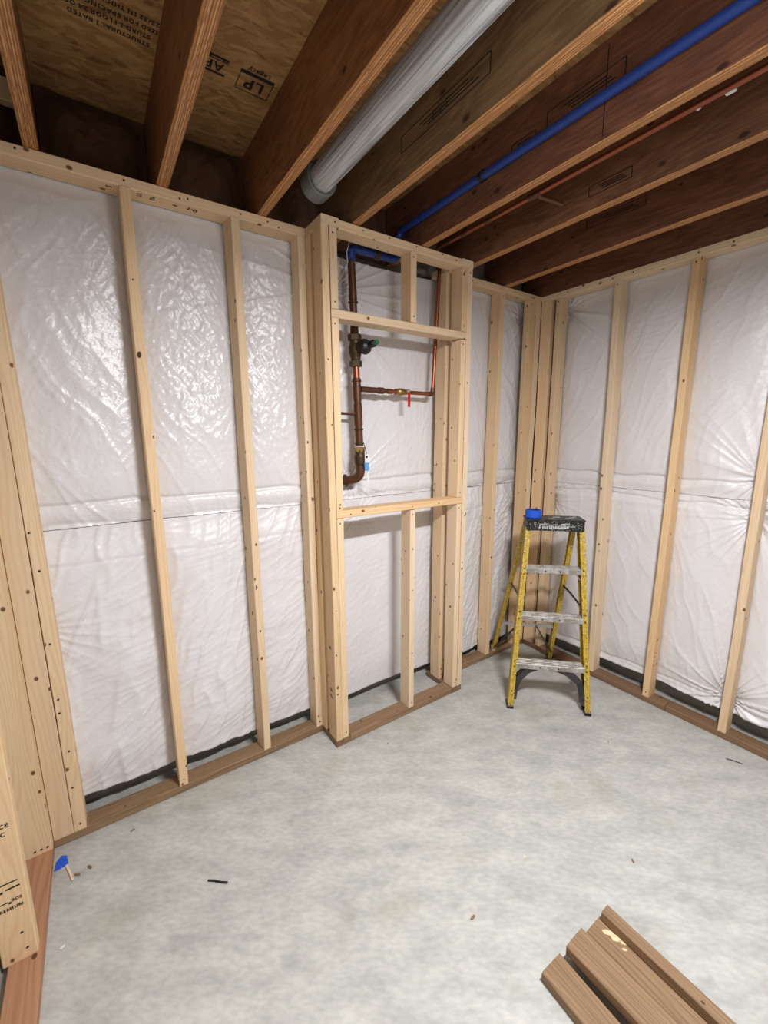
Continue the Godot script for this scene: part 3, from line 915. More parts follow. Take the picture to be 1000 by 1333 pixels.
func blankets() -> void:
	# back wall: origin at u = 0 -> x = -3.17
	var o := Vector3(-3.17, 0, -0.102)
	var pins := [0.11, 0.605, 1.015, 1.33, 2.3, 2.745, 3.09]
	var X := Vector3(1, 0, 0)
	var N := Vector3(0, 0, 1)
	blanket("upper white film-faced blanket behind the back wall studs, glossy and crinkled", o, X, N, 3.24, 1.336, 2.650, pins,
		[[1.62, 1.44, 0.02, 0.22], [3.09, 2.52, 0.02, 0.16], [1.55, 2.45, 0.02, 0.3], [2.745, 1.40, 0.008, 0.1]], [[1.435, -0.011, 0.008], [1.39, 0.007, 0.025], [1.345, -0.006, 0.008]], 0.034, 3, M.film, 0.8,
		[[0.82, 2.05, 0.19, 0.42, 0.9], [1.17, 2.05, 0.16, 0.42, 0.9]], Vector2(0.1, 0.3), 0.5, [[1.8, 0.5, 0.035], [3.2, 0.1, 0.08]])
	blanket("lower white film-faced blanket behind the back wall studs, sagging above the slab", o + Vector3(0, 0, -0.001), X, N, 3.24, 0.125, 1.334, pins,
		[[1.67, 1.24, 0.012, 0.12], [3.09, 1.12, 0.016, 0.16], [0.12, 0.95, 0.012, 0.15]], [[1.19, -0.003, 0.006]], 0.034, 8, M.film_rough, 1.5, [], Vector2(0.6, 0.1), -0.25, [], 0.018)
	# right wall: u = 0 -> z = -0.1
	o = Vector3(0.102, 0, -0.10)
	pins = [0.0, 0.235, 0.65, 1.045, 1.445, 1.85, 2.25, 2.66]
	var Z := Vector3(0, 0, 1)
	N = Vector3(-1, 0, 0)
	blanket("upper white film-faced blanket behind the right wall studs, pulled into folds", o, Z, N, 2.9, 1.347, 2.650, pins,
		[[0.235, 2.55, 0.022, 0.2], [1.43, 1.46, 0.02, 0.17]], [[1.435, -0.013, 0.008], [1.39, 0.006, 0.025]], 0.032, 14, M.film_rough, 0.5, [], Vector2(0.1, 0.3), -0.35)
	blanket("lower white film-faced blanket behind the right wall studs, hem lifted off the slab", o + Vector3(0.001, 0, 0), Z, N, 2.9, 0.125, 1.345, pins,
		[[1.43, 1.25, 0.02, 0.17], [1.42, 0.2, 0.024, 0.17], [0.235, 1.2, 0.014, 0.14]], [[1.30, -0.012, 0.008], [1.27, 0.006, 0.02], [0.13, 0.008, 0.012], [0.17, -0.006, 0.008]], 0.034, 21, M.film_rough, 0.6, [], Vector2(0.6, 0.1), 0.3)

func ceiling_things() -> void:
	var specs := [[-2.817, 0.042, 0, "leftmost floor joist, a short length in the upper left corner"], [-2.419, 0.042, 0, "second floor joist from the left, beside the stamped sheathing"], [-2.024, 0.042, 0, "broad orange floor joist just left of the white pipe"],
		[-1.635, 0.044, 1, "greyish brown floor joist right of the white pipe, framed stamp on its side"], [-1.218, 0.044, 2, "dark red-brown floor joist carrying the blue pipe"], [-0.819, 0.044, 3, "floor joist right of the ceiling copper line, third from the right wall"], [-0.375, 0.05, 2, "floor joist second from the right wall, swirling veneer"], [0.035, 0.05, 2, "last floor joist above the right wall plate, deep in shade"]]
	var js := []
	for s in specs: js.append(joist(s[0], s[1], s[2], s[3]))
	joist_stamp(js[3], -1.657, 0.54, 0.98, H + 0.10, H + 0.155, "E  2 E", 0.036)
	joist_stamp(js[4], -1.24, 0.88, 1.16, H + 0.15, H + 0.205, "", 0.036)
	ink_bar(0.003, 0.26, js[4].transform.affine_inverse() * Transform3D(Basis(Vector3(0, 0, 1), Vector3(0, 1, 0), Vector3(-1, 0, 0)), Vector3(-1.2405, H + 0.145, 1.10)), js[4])
	joist_stamp(js[4], -1.24, 0.72, 0.83, H + 0.135, H + 0.175, "", 0.03)
	joist_stamp(js[5], -0.841, 0.82, 1.0, H + 0.06, H + 0.10, "", 0.03)
	joist_stamp(js[6], -0.4, 0.55, 0.85, H + 0.14, H + 0.18, "", 0.03)
	# batts pushed against the rim between the joists
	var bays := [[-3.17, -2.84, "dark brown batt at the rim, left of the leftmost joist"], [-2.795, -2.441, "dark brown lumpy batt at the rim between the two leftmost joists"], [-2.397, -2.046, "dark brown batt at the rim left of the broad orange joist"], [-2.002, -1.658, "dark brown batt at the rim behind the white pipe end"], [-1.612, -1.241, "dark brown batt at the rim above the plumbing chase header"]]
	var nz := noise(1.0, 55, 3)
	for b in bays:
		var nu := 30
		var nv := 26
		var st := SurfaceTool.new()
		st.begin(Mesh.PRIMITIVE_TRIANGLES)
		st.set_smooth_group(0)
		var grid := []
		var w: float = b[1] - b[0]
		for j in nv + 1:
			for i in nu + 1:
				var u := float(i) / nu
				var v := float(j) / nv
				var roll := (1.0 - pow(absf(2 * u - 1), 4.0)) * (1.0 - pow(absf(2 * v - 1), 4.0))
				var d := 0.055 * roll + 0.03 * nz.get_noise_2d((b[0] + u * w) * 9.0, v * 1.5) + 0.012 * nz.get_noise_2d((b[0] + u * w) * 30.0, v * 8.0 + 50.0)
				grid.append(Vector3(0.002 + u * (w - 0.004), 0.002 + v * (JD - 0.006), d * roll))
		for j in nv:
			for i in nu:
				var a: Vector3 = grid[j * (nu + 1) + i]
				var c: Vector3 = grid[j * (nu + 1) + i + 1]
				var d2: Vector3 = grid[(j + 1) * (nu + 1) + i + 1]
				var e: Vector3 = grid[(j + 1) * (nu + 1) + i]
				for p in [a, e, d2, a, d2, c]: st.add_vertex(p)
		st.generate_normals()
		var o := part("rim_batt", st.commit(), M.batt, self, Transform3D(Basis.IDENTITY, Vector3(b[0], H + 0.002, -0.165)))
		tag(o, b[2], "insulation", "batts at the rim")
	board("rim_block", Vector3(-3.16, 2.845, -0.07), Vector3(-2.842, 2.845, -0.07), Vector3(0, 1, 0), 0.07, PT, pine(), "pale block in the gap left of the leftmost joist", "block")
	# white pipe hung between two joists
	var p := thing("white_pipe", Transform3D(Basis.IDENTITY, Vector3(-1.845, 2.755, 0.18)), "glossy white film-wrapped pipe with a grey end collar between two joists", "pipe")
	part("pipe", tube([Vector3(0, 0.0, 0.03), Vector3(0, 0, 0.9), Vector3(0, 0, 1.8), Vector3(0, 0, 3.7)], 0.052, 28), M.pvc, p)
	part("collar", lathe([Vector2(0.0, -0.02), Vector2(0.062, -0.02), Vector2(0.067, -0.012), Vector2(0.067, 0.06), Vector2(0.064, 0.065), Vector2(0.053, 0.055)], 32), M.collar, p, Transform3D(Basis(Vector3(1, 0, 0), Vector3(0, 0, 1), Vector3(0, -1, 0)), Vector3(0, 0, 0)))
	# blue pipe along a joist
	var bx := -1.268
	p = thing("blue_pipe", Transform3D(Basis.IDENTITY, Vector3(bx, 2.775, 0.0)), "long blue water pipe strapped along the dark joist", "pipe")
	part("pipe", tube([Vector3(0, 0, 0.03), Vector3(0, 0.002, 0.6), Vector3(0, 0.0, 1.05), Vector3(0, -0.004, 1.6), Vector3(0, 0, 3.8)], 0.0165, 18), M.blue, p)
	part("strap", lathe([Vector2(0.017, -0.012), Vector2(0.021, -0.01), Vector2(0.021, 0.01), Vector2(0.017, 0.012)], 16), M.black, p, Transform3D(Basis(Vector3(1, 0, 0), Vector3(0, 0, 1), Vector3(0, -1, 0)), Vector3(0, 0.002, 0.59)))
	part("strap_tail", bevel_box(0.03, 0.012, 0.014, 0.002), M.black, p, Transform3D(Basis.IDENTITY, Vector3(0.008, 0.022, 0.59)))
	# copper along the next joist with a short cross stub
	p = thing("copper_line", Transform3D(Basis.IDENTITY, Vector3(-1.08, 2.705, 0.0)), "thin copper line under the ceiling right of the blue pipe's joist", "pipe")
	part("pipe", tube([Vector3(0.09, 0.0, 0.035), Vector3(0.02, 0, 0.05), Vector3(0, 0, 0.12), Vector3(0, 0, 0.7), Vector3(0, 0.004, 1.5), Vector3(0, 0, 3.8)], 0.0105, 12), M.copper, p)
	part("tee", lathe([Vector2(0.011, -0.03), Vector2(0.0145, -0.028), Vector2(0.0145, 0.028), Vector2(0.011, 0.03)], 14), M.copper_old, p, Transform3D(Basis(Vector3(1, 0, 0), Vector3(0, 0, 1), Vector3(0, -1, 0)), Vector3(0, 0, 0.72)))
	part("stub", tube([Vector3(0.0, 0, 0.72), Vector3(0.16, -0.002, 0.745)], 0.009, 12), M.copper_old, p)
	for z in [0.30, 0.46]: part("coupling", lathe([Vector2(0.0105, -0.02), Vector2(0.013, -0.018), Vector2(0.013, 0.018), Vector2(0.0105, 0.02)], 14), M.copper_old, p, Transform3D(Basis(Vector3(1, 0, 0), Vector3(0, 0, 1), Vector3(0, -1, 0)), Vector3(0, 0, z)))
	part("clip", bevel_box(0.03, 0.014, 0.028, 0.003), M.white, p, Transform3D(Basis.IDENTITY, Vector3(0.012, 0.004, 1.39)))
	part("clip", bevel_box(0.012, 0.008, 0.012, 0.002), M.white, p, Transform3D(Basis.IDENTITY, Vector3(0.012, 0.0, 1.31)))

func ring(r: float, h: float, c := 0.002) -> ArrayMesh:
	return lathe([Vector2(0, -h / 2), Vector2(r - c, -h / 2), Vector2(r, -h / 2 + c), Vector2(r, h / 2 - c), Vector2(r - c, h / 2), Vector2(0, h / 2)], 20)

func hexagon(r: float, h: float) -> ArrayMesh:
	return extrude(circle(r, 6), -h / 2, h / 2, 0.0015)

func plumbing() -> void:
	# riser: a straight run that leans a little, read off at a few heights
	var base := Vector3(-1.535, 1.475, 0.0)
	var o := thing("water_riser", Transform3D(Basis.IDENTITY, base), "upright copper water riser inside the chase with bronze regulator and black cap", "pipe")
	var P := func(y: float) -> Vector3: return Vector3(lerpf(0.0, -0.036, (y - 1.475) / 1.1), y - 1.475, 0.0)
	var up := Vector3(-0.033, 1, 0).normalized()
	var at := func(y: float) -> Transform3D: return frame(P.call(y), P.call(y) + up, Vector3(0, 0, 1))
	part("pipe", tube([P.call(1.64), P.call(1.82)], 0.0215, 18), M.copper_old, o)
	part("pipe", tube([P.call(1.80), P.call(2.06)], 0.0185, 18), M.copper, o)
	part("pipe", tube([P.call(2.20), P.call(2.56)], 0.0195, 18), M.copper_old, o)
	part("pipe", tube([P.call(2.40), P.call(2.566)], 0.0165, 18), M.copper_old, o)
	for q in [[1.94, 0.0225, 0.12], [1.81, 0.0235, 0.12], [1.865, 0.021, 0.05], [2.415, 0.0215, 0.06], [2.235, 0.022, 0.05]]:
		part("sweat_fitting", ring(q[1], q[2], 0.003), M.copper_old, o, at.call(q[0]))
	for y in [1.732, 1.655, 1.985, 2.375]: part("pipe_clamp", ring(0.0262, 0.009), M.bronze, o, at.call(y))
	# lower shut-off: body, nut, lever wrapped in a tag
	part("shutoff_body", lathe([Vector2(0.0, -0.055), Vector2(0.022, -0.055), Vector2(0.024, -0.03), Vector2(0.031, -0.018), Vector2(0.032, 0.02), Vector2(0.027, 0.034), Vector2(0.026, 0.055), Vector2(0.0, 0.055)], 20), M.bronze, o, at.call(1.565))
	part("shutoff_nut", hexagon(0.029, 0.026), M.brass, o, at.call(1.622))
	part("elbow", tube(bent([P.call(1.54), Vector3(0, -0.01, 0), Vector3(-0.075, -0.03, -0.075)], 0.045), 0.0245, 18), M.copper_old, o)
	part("wall_flange", ring(0.036, 0.012), M.bronze, o, frame(Vector3(-0.062, -0.026, -0.062), Vector3(-0.075, -0.03, -0.075), Vector3(0, 1, 0)))
	part("lever", bevel_box(0.026, 0.06, 0.006, 0.002), M.white, o, Transform3D(Basis.IDENTITY, P.call(1.568) + Vector3(0.02, 0, 0.038)))
	part("lever_sleeve", bevel_box(0.028, 0.045, 0.012, 0.004), M.tag_blue, o, Transform3D(Basis.IDENTITY.rotated(Vector3(0, 0, 1), 0.1), P.call(1.53) + Vector3(0.018, 0, 0.038)))
	part("lever_hole", ring(0.007, 0.012), M.black, o, frame(P.call(1.583) + Vector3(0.018, 0, 0.038), P.call(1.583) + Vector3(0.018, 0, 0.05), Vector3(0, 1, 0)))
	part("hanging_tag", bevel_box(0.012, 0.07, 0.001, 0.0004), M.white, o, Transform3D(Basis.IDENTITY, P.call(1.475) + Vector3(0.035, -0.005, 0.02)))
	part("ground_wire", tube([P.call(1.66) + Vector3(0.026, 0, 0.0), P.call(1.62) + Vector3(0.034, 0, 0.01), P.call(1.58) + Vector3(0.036, 0, 0.015)], 0.0022, 8), M.black, o)
	# regulator with bell cap pointing into the room
	part("regulator_nut", hexagon(0.036, 0.03), M.bronze, o, at.call(2.205))
	part("regulator_nut", hexagon(0.033, 0.03), M.bronze, o, at.call(2.073))
	part("regulator_body", lathe([Vector2(0.0, -0.06), Vector2(0.023, -0.06), Vector2(0.027, -0.035), Vector2(0.035, -0.012), Vector2(0.035, 0.015), Vector2(0.027, 0.035), Vector2(0.026, 0.06), Vector2(0.0, 0.06)], 20), M.bronze, o, at.call(2.14))
	var c0: Vector3 = P.call(2.142)
	var dirv := Vector3(0.35, 0.16, 1.0).normalized()
	part("bell_neck", ring(0.027, 0.05), M.bronze, o, frame(c0 + dirv * 0.035, c0 + dirv * 0.06, Vector3(0, 1, 0)))
	part("bell_cap", lathe([Vector2(0, -0.02), Vector2(0.036, -0.02), Vector2(0.039, -0.014), Vector2(0.039, 0.0), Vector2(0.034, 0.012), Vector2(0.020, 0.024), Vector2(0.017, 0.03), Vector2(0.0, 0.03)], 24), M.black, o, frame(c0 + dirv * 0.072, c0 + dirv * 0.1, Vector3(0, 1, 0)))
	part("adjusting_stem", ring(0.019, 0.04), M.black, o, frame(c0 + dirv * 0.11, c0 + dirv * 0.13, Vector3(0, 1, 0)))
	part("adjusting_bolt", hexagon(0.013, 0.03), M.green, o, frame(c0 + dirv * 0.138, c0 + dirv * 0.15, Vector3(0, 1, 0)))
	# little stub to the left
	part("drain_stub", tube([P.call(1.812), P.call(1.812) + Vector3(-0.15, 0.004, 0.0)], 0.0075, 12), M.copper_old, o)
	# blue elbow and blue run to the right
	var e := thing("blue_elbow_pipe", Transform3D(Basis.IDENTITY, Vector3(-1.574, 2.57, 0.0)), "blue plastic bend and short blue pipe at the top of the chase", "pipe")
	part("pipe", tube(bent([Vector3(0, 0.032, 0), Vector3(0.0, 0.062, 0), Vector3(0.29, 0.064, 0.0), Vector3(0.306, 0.2, 0.0), Vector3(0.306, 0.205, 0.028)], 0.03), 0.019, 18), M.blue, e)
	part("collar", ring(0.024, 0.04), M.blue, e, Transform3D(Basis.IDENTITY, Vector3(0, 0.026, 0)))
	part("tape_band", ring(0.024, 0.03), M.bronze, e, Transform3D(Basis(Vector3(0, 1, 0), Vector3(1, 0, 0), Vector3(0, 0, -1)), Vector3(0.16, 0.063, 0)))
	part("tracer_wire", tube([Vector3(-0.024, -0.02, 0.01), Vector3(-0.028, 0.03, 0.01), Vector3(-0.012, 0.085, 0.012)], 0.002, 8), M.white, e)
	# branch with a red-handled valve and the thin riser
	var z := 0.0
	var b := thing("copper_branch", Transform3D(Basis.IDENTITY, Vector3(-1.527, 1.945, z)), "copper branch with red-handled ball valve, turning up to the ceiling", "pipe")
	part("pipe", tube([Vector3(0.001, 0, 0), Vector3(0.13, -0.001, 0)], 0.0155, 16), M.copper_old, b)
	part("reducer", lathe([Vector2(0.0, -0.03), Vector2(0.018, -0.03), Vector2(0.018, 0.0), Vector2(0.0135, 0.012), Vector2(0.0135, 0.03), Vector2(0.0, 0.03)], 16), M.copper_old, b, Transform3D(Basis(Vector3(0, 1, 0), Vector3(1, 0, 0), Vector3(0, 0, -1)), Vector3(0.145, -0.001, 0)))
	part("coupling", ring(0.0145, 0.03), M.copper, b, Transform3D(Basis(Vector3(0, 1, 0), Vector3(1, 0, 0), Vector3(0, 0, -1)), Vector3(0.195, -0.002, 0)))
	part("pipe", tube(bent([Vector3(0.15, -0.001, 0), Vector3(0.511, -0.002, 0), Vector3(0.553, 0.74, 0.0), Vector3(0.535, 0.762, 0.035)], 0.016), 0.0115, 14), M.copper, b)
	part("elbow", tube(bent([Vector3(0.478, -0.002, 0), Vector3(0.511, -0.002, 0), Vector3(0.513, 0.034, 0)], 0.016), 0.0142, 14), M.copper_old, b)
	part("valve_body", lathe([Vector2(0.0, -0.04), Vector2(0.017, -0.04), Vector2(0.017, -0.022), Vector2(0.021, -0.012), Vector2(0.021, 0.012), Vector2(0.017, 0.022), Vector2(0.017, 0.04), Vector2(0.0, 0.04)], 8), M.brass, b, Transform3D(Basis(Vector3(0, 1, 0), Vector3(1, 0, 0), Vector3(0, 0, -1)), Vector3(0.27, -0.001, 0)))
	part("valve_stem", ring(0.009, 0.03), M.brass, b, frame(Vector3(0.295, 0.004, 0.02), Vector3(0.295, 0.004, 0.05), Vector3(0, 1, 0)))
	part("stem_nut", hexagon(0.011, 0.008), M.alu, b, frame(Vector3(0.297, 0.004, 0.04), Vector3(0.297, 0.004, 0.05), Vector3(0, 1, 0)))
	part("handle", bevel_box(0.019, 0.082, 0.007, 0.003), M.red, b, Transform3D(Basis.IDENTITY, Vector3(0.305, -0.048, 0.034)))

# ------------------------------------------------------------------ ladder
func ladder() -> void:
	# local axes: x to the ladder's right, y up, z towards the climber
	var X := Vector3(0.7148, 0, 0.6994).normalized()
	var t := Transform3D(Basis(X, Vector3.UP, X.cross(Vector3.UP)), Vector3(-0.759, 0.0, 0.494))
	var o := thing("stepladder", t, "paint-spotted yellow stepladder with aluminium treads and black top in the corner", "ladder")
	# front rails: channels that taper inwards and lean back
	var lean := 0.2
	var fl := [Vector3(-0.003, 0.012, 0.0), Vector3(0.084, 1.125, -1.125 * lean)]
	var fr := [Vector3(0.456, 0.012, 0.0), Vector3(0.402, 1.125, -1.125 * lean)]
	for k in 2:
		var a: Vector3 = [fl, fr][k][0]
		var b: Vector3 = [fl, fr][k][1]
		var s: float = [1.0, -1.0][k]      # inwards
		# C profile in (x inward, z depth)
		var c := PackedVector2Array()
		for p in [[-0.016, 0.0], [0.016, 0.0], [0.016, -0.005], [-0.011, -0.005], [-0.011, -0.065], [0.016, -0.065], [0.016, -0.07], [-0.016, -0.07]]: c.append(Vector2(p[0] * s, p[1]))
		var rail := part("front_rail", extrude(c, 0.0, (b - a).length()), M.yellow, o, frame(a, b, Vector3(1, 0, 0)))
		for y in [0.10, 0.255, 0.29, 0.56, 0.60, 0.84, 0.875]:
			part("rivet", ring(0.0045, 0.003, 0.0008), M.steel, rail, Transform3D(Basis(Vector3(1, 0, 0), Vector3(0, 0, 1), Vector3(0, -1, 0)), Vector3(0, y, 0.001)))
		var foot := part("foot", extrude(PackedVector2Array([Vector2(-0.02 * s, 0.004), Vector2(0.02 * s, 0.004), Vector2(0.02 * s, -0.074), Vector2(-0.02 * s, -0.074)]), -0.012, 0.006, 0.002), M.black, o, Transform3D(Basis.IDENTITY, a))
	var rl := [Vector3(-0.057, 0.05, -0.66), Vector3(0.092, 1.115, -0.385)]
	var rr := [Vector3(0.362, 0.012, -0.655), Vector3(0.396, 1.115, -0.385)]
	for k in 2:
		var a: Vector3 = [rl, rr][k][0]
		var b: Vector3 = [rl, rr][k][1]
		var s: float = [1.0, -1.0][k]
		var c := PackedVector2Array()
		for p in [[-0.013, 0.018], [0.015, 0.018], [0.015, 0.013], [-0.008, 0.013], [-0.008, -0.025], [0.015, -0.025], [0.015, -0.03], [-0.013, -0.03]]: c.append(Vector2(p[0] * s, p[1]))
		part("rear_rail", extrude(c, 0.0, (b - a).length()), M.yellow, o, frame(a, b, Vector3(1, 0, 0)))
		part("foot", bevel_box(0.032, 0.034, 0.046, 0.003), M.black if k == 1 else M.paint, o, Transform3D(Basis.IDENTITY, a + Vector3(0, 0.006, -0.004)))
	var rail_at := func(r: Array, y: float) -> Vector3: return r[0].lerp(r[1], (y - r[0].y) / (r[1].y - r[0].y))
	# treads
	for i in 3:
		var y: float = [0.285, 0.58, 0.875][i]
		var l: Vector3 = rail_at.call(fl, y)
		var r: Vector3 = rail_at.call(fr, y)
		var w: float = r.x - l.x - 0.02
		var dep := 0.078
		var prof := PackedVector2Array()
		# section across the tread: (z, y)
		for p in [[0.006, -0.034], [0.008, -0.032], [0.008, -0.003], [0.005, 0.0], [-0.006, 0.0], [-0.008, -0.002], [-0.012, -0.002], [-0.014, 0.0], [-0.026, 0.0], [-0.028, -0.002], [-0.032, -0.002], [-0.034, 0.0], [-0.046, 0.0], [-0.048, -0.002], [-0.052, -0.002], [-0.054, 0.0], [-0.068, 0.0], [-0.07, -0.003], [-0.07, -0.022], [-0.066, -0.022], [-0.066, -0.006], [0.003, -0.006], [0.003, -0.034]]: prof.append(Vector2(p[0], p[1]))
		# extrude() pushes along y; turn so that its y becomes the ladder's x
		var bs := Basis(Vector3(0, 0, 1), Vector3(1, 0, 0), Vector3(0, 1, 0))
		var stp := part("tread", extrude(prof, 0.0, w), M.alu_worn, o, Transform3D(bs, Vector3(l.x + 0.01, (l.y + r.y) / 2, l.z)))
		for x in [0.35, 0.62]:
			part("rivet", ring(0.005, 0.003, 0.0008), M.steel, stp, Transform3D(Basis(Vector3(0, 0, 1), Vector3(1, 0, 0), Vector3(0, 1, 0)), Vector3(0.0085, w * x, -0.018)))
		if i == 2:
			for s in 2:
				var rr2: Vector3 = rail_at.call([fl, fr][s], 0.80)
				var sg: float = [1.0, -1.0][s]
				part("tread_brace", sweep([rr2 + Vector3(0.012 * sg, 0, -0.035), rr2 + Vector3(0.045 * sg, 0.045, -0.045)], rect(0.018, 0.004), Vector3(0, 0, 1)), M.alu, o)
	# black knee braces under the lowest tread
	for s in 2:
		var a: Vector3 = rail_at.call([fl, fr][s], 0.05)
		var b: Vector3 = rail_at.call([fl, fr][s], 0.125)
		var m: float = [0.155, 0.275][s]
		var sg: float = [1.0, -1.0][s]
		part("knee_brace", sweep([a + Vector3(0.016 * sg, 0, -0.035), b + Vector3(0.02 * sg, 0, -0.04), Vector3(lerpf(b.x, m, 0.28) , 0.19, -0.06), Vector3(lerpf(b.x, m, 0.62), 0.232, -0.08), Vector3(m, 0.254, -0.09)], rect(0.056, 0.034), Vector3(0, 0, 1)), M.brace, o)
	# rear crossbars, spreaders, rear braces
	for y in [0.30, 0.765]:
		var a: Vector3 = rail_at.call(rl, y)
		var b: Vector3 = rail_at.call(rr, y)
		part("rear_bar", sweep([a, b], rect(0.022, 0.012), Vector3(0, 1, 0)), M.alu, o)
	for s in 2:
		var a: Vector3 = rail_at.call([rl, rr][s], 0.30)
		var f: Vector3 = rail_at.call([rl, rr][s], 0.08)
		var mid := a.lerp(rail_at.call([rr, rl][s], 0.30), 0.34)
		part("rear_brace", sweep([mid + Vector3(0, 0, 0.012), f + Vector3(0, 0, 0.016)], rect(0.022, 0.008), Vector3(0, 0, 1)), M.brace, o)
		var p: Vector3 = rail_at.call([fl, fr][s], 0.64) + Vector3(0.014 * [1, -1][s], 0, -0.06)
		var q: Vector3 = rail_at.call([rl, rr][s], 0.655)
		part("spreader", sweep([p, p.lerp(q, 0.5) + Vector3(0, 0.008, 0), q], rect(0.016, 0.004), Vector3(0, 1, 0)), M.steel, o)
	# black moulded top
	var cz := -0.225
	var cap := part("top_cap", extrude(rounded(0.345, 0.15, 0.016), 0.0, 0.07, 0.004), M.cap, o, Transform3D(Basis.IDENTITY, Vector3(0.242, 1.106, cz - 0.0575)))
	part("cap_lip", extrude(rounded(0.353, 0.158, 0.018), 0.0, 0.010, 0.003), M.cap, cap, Transform3D(Basis.IDENTITY, Vector3(0, 0.0605, 0)))
	# worn white lettering and rub marks on the front
	for q in [[-0.075, 0.043, 0.05, 0.004], [0.055, 0.046, 0.05, 0.004], [-0.02, 0.040, 0.06, 0.003], [0.10, 0.03, 0.03, 0.004], [-0.125, 0.045, 0.006, 0.02], [0.04, 0.02, 0.05, 0.012], [0.0, 0.022, 0.07, 0.003]]:
		var bm := BoxMesh.new()
		bm.size = Vector3(q[2], q[3], 0.0008)
		part("paint_mark", bm, M.paint, cap, Transform3D(Basis.IDENTITY.rotated(Vector3(0, 0, 1), 0.06), Vector3(q[0], q[1], 0.0754)))
	for q in [[0.02, -0.02, 0.05, 0.02], [0.09, 0.01, 0.06, 0.014], [0.13, -0.03, 0.03, 0.02], [-0.02, 0.03, 0.04, 0.01]]:
		part("paint_mark", extrude(rounded(q[2], q[3], q[3] * 0.4), 0.0, 0.0008), M.paint, cap, Transform3D(Basis(Vector3.UP, q[0] * 6.0), Vector3(q[0], 0.0706, q[1])))
	print_text("Featherlite", 0.034, Transform3D(Basis.IDENTITY.rotated(Vector3(0, 0, 1), 0.03), Vector3(-0.01, 0.026, 0.0754)), cap, true, M.paint, "worn_lettering")
	# tape roll standing on the top
	var w0 := t * Vector3(0.118, 1.1775, -0.288)
	var r0 := thing("tape_roll", Transform3D(Basis.IDENTITY, w0), "blue roll of tape sitting on the ladder's black top", "tape")
	part("tape", lathe([Vector2(0.036, 0.0), Vector2(0.047, 0.0), Vector2(0.049, 0.002), Vector2(0.049, 0.046), Vector2(0.047, 0.048), Vector2(0.0395, 0.048), Vector2(0.0395, 0.0)], 32), M.blue_tape, r0)
	part("core", lathe([Vector2(0.0385, 0.001), Vector2(0.0385, 0.047), Vector2(0.036, 0.047), Vector2(0.036, 0.001), Vector2(0.0385, 0.001)], 32), std(Color(0.12, 0.20, 0.42), 0.7), r0)

func rounded(w: float, d: float, r: float) -> PackedVector2Array:
	var a := PackedVector2Array()
	for q in 4:
		var c := Vector2([1, -1, -1, 1][q] * (w / 2 - r), [1, 1, -1, -1][q] * (d / 2 - r))
		for k in 5:
			var an := PI / 2 * (q + k / 4.0)
			a.append(c + Vector2(cos(an), sin(an)) * r)
	return a

func lumber_pile() -> void:
	# offcuts of treated board, running towards the camera; [x at z0, z0, x at z1, y bottom, width, label]
	var z1 := 2.35
	var e := 0.0006
	var list := [
		[-1.722, 1.428, -1.755, 0.0, 0.092, M.treated[0], "leftmost brown board of the pile at the lower right, lying flat on the slab"],
		[-1.600, 1.455, -1.600, 0.0, 0.088, M.treated[1], "brown board hidden under the raised board of the lower right pile"],
		[-1.505, 1.446, -1.510, 0.0, 0.089, M.treated[1], "dark brown flat board with a pale scraped patch in the lower right pile"],
		[-1.622, 1.443, -1.618, 1.0, 0.089, M.treated[0], "light brown raised board in the middle of the lower right pile"],
		[-1.457, 1.456, -1.470, 1.0, 0.040, M.treated[0], "narrow brown board on the right edge of the lower right pile"]]
	for q in list:
		var y: float = e + PT / 2 + q[3] * (PT + e)
		var o := board("lumber_offcut", Vector3(q[0], y, q[1]), Vector3(q[2], y, z1), Vector3(1, 0, 0), q[4], PT, q[5], q[6], "board", "offcuts at the lower right", 0.0, 0.004)
		if q[0] == -1.505:
			var inv := o.transform.affine_inverse()
			for k in [[-1.492, 1.49, 0.02, 0.009], [-1.487, 1.512, 0.015, 0.012], [-1.478, 1.535, 0.013, 0.006], [-1.496, 1.545, 0.008, 0.004]]:
				var a: float = k[2]
				var b: float = k[3]
				part("scraped_patch", extrude(PackedVector2Array([Vector2(-b, -a * 0.6), Vector2(-b * 0.2, -a), Vector2(b * 0.8, -a * 0.4), Vector2(b, a * 0.5), Vector2(b * 0.1, a), Vector2(-b * 0.8, a * 0.4)]), 0.0, 0.0006, 0.0), M.pine[6], o, inv * Transform3D(Basis(Vector3.UP, 0.5), Vector3(k[0], y + PT / 2, k[1])))

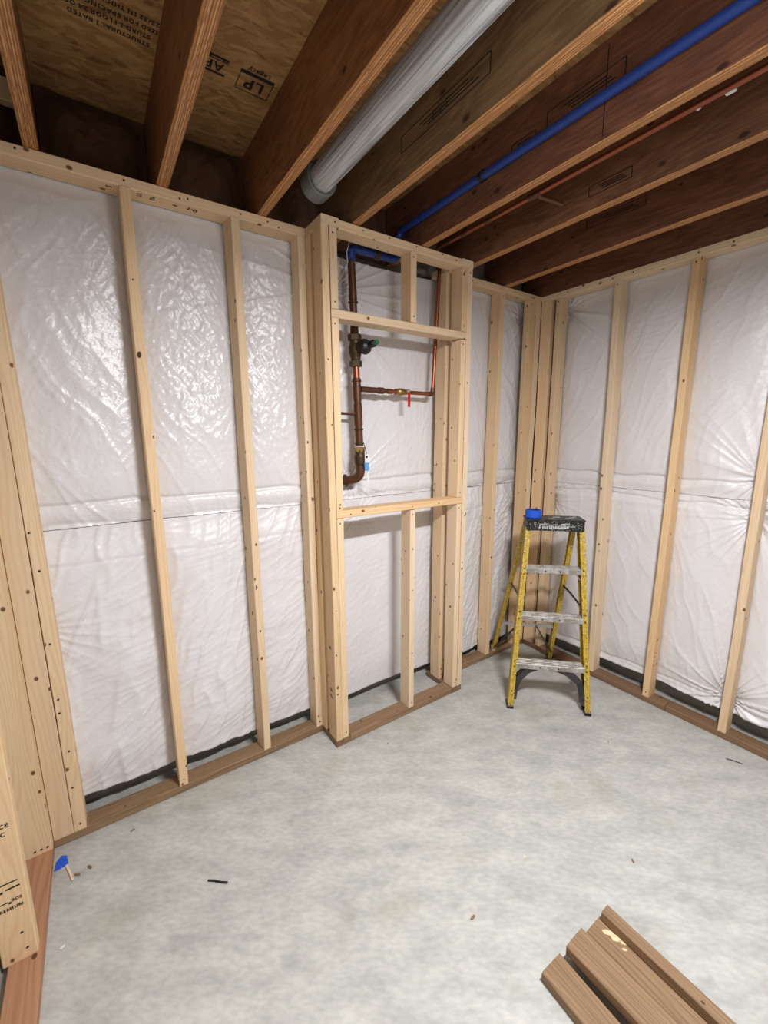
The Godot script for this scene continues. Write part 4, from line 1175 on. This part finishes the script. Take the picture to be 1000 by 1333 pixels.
func debris() -> void:
	var e := 0.0008
	# torn tape by the left plate with a pale sliver
	var t := thing("torn_tape", Transform3D(Basis.IDENTITY, Vector3(-3.039, e, 0.10)), "torn scrap of blue tape on the floor at the left wall plate", "tape")
	part("scrap", extrude(PackedVector2Array([Vector2(-0.022, 0.017), Vector2(-0.018, -0.024), Vector2(-0.002, -0.045), Vector2(0.016, -0.036), Vector2(0.023, 0.008), Vector2(0.001, 0.017)]), 0.0, 0.003, 0.0005), M.blue_tape, t)
	t = thing("wood_sliver", Transform3D(Basis.IDENTITY, Vector3(-3.010, e, 0.155)), "pale wood sliver beside the blue tape scrap", "splinter")
	part("sliver", sweep([Vector3(-0.012, 0.003, -0.04), Vector3(0.0, 0.004, 0.0), Vector3(0.012, 0.002, 0.045)], rect(0.008, 0.003), Vector3(1, 0, 0)), M.pine[0], t)
	t = thing("dark_twig", Transform3D(Basis.IDENTITY, Vector3(-2.533, 0.004, 0.534)), "dark curled strip lying on the open concrete at left", "debris")
	part("strip", tube([Vector3(-0.032, 0, -0.03), Vector3(-0.012, 0.001, -0.014), Vector3(0.006, 0, 0.004), Vector3(0.028, 0.001, 0.022)], 0.0035, 8), std(Color(0.12, 0.09, 0.08), 0.8), t)
	t = thing("black_wire", Transform3D(Basis.IDENTITY, Vector3(-0.153, 0.003, 1.45)), "thin black wire bit on the floor near the right edge", "debris")
	part("wire", tube([Vector3(-0.014, 0, -0.03), Vector3(-0.004, 0.001, -0.008), Vector3(0.006, 0, 0.012), Vector3(0.012, 0, 0.034)], 0.002, 8), M.black, t)
	var chips := [[-1.814, 1.179, 0.011, 0.1, M.treated[0], "brown wood chip on the floor left of the lumber pile"], [-1.48, 1.146, 0.008, 0.6, M.pine[0], "pale wood chip on the floor beyond the lumber pile"], [-1.135, 1.405, 0.009, 1.0, M.treated[0], "brown wood chip on the open floor right of the lumber pile"],
		[-3.02, 0.45, 0.009, 0.4, M.white, "pale chip on the floor beside the stamped left stud"], [-1.781, 0.192, 0.005, 0.2, M.red, "tiny red fleck on the floor before the chase corner"], [-2.944, 0.176, 0.012, 2.2, M.treated[0], "brown splinter near the blue tape, nearer the back wall"], [-2.984, 0.183, 0.012, 2.6, M.treated[1], "brown splinter near the blue tape, nearer the camera"],
		[-2.79, 0.09, 0.009, 0.3, M.treated[0], "dark chip along the back wall plate at left"], [-1.57, 0.301, 0.006, 0.7, M.treated[0], "dark crumb on the floor before the chase sole plate"], [-1.067, 0.653, 0.007, 0.2, M.pine[1], "pale crumb on the floor between chase and ladder"], [-0.55, 1.0, 0.006, 0.9, M.treated[0], "dark crumb on the floor in front of the ladder"]]
	for c in chips:
		var s: float = c[2]
		var o := thing("wood_chip", Transform3D(Basis(Vector3.UP, c[3]), Vector3(c[0], e, c[1])), c[5], "debris", "chips on the slab")
		part("chip", extrude(PackedVector2Array([Vector2(-s, -s * 0.3), Vector2(-s * 0.1, -s * 0.45), Vector2(s, -s * 0.2), Vector2(s * 0.8, s * 0.35), Vector2(-s * 0.7, s * 0.3)]), 0.0, s * 0.35, s * 0.06), c[4], o)
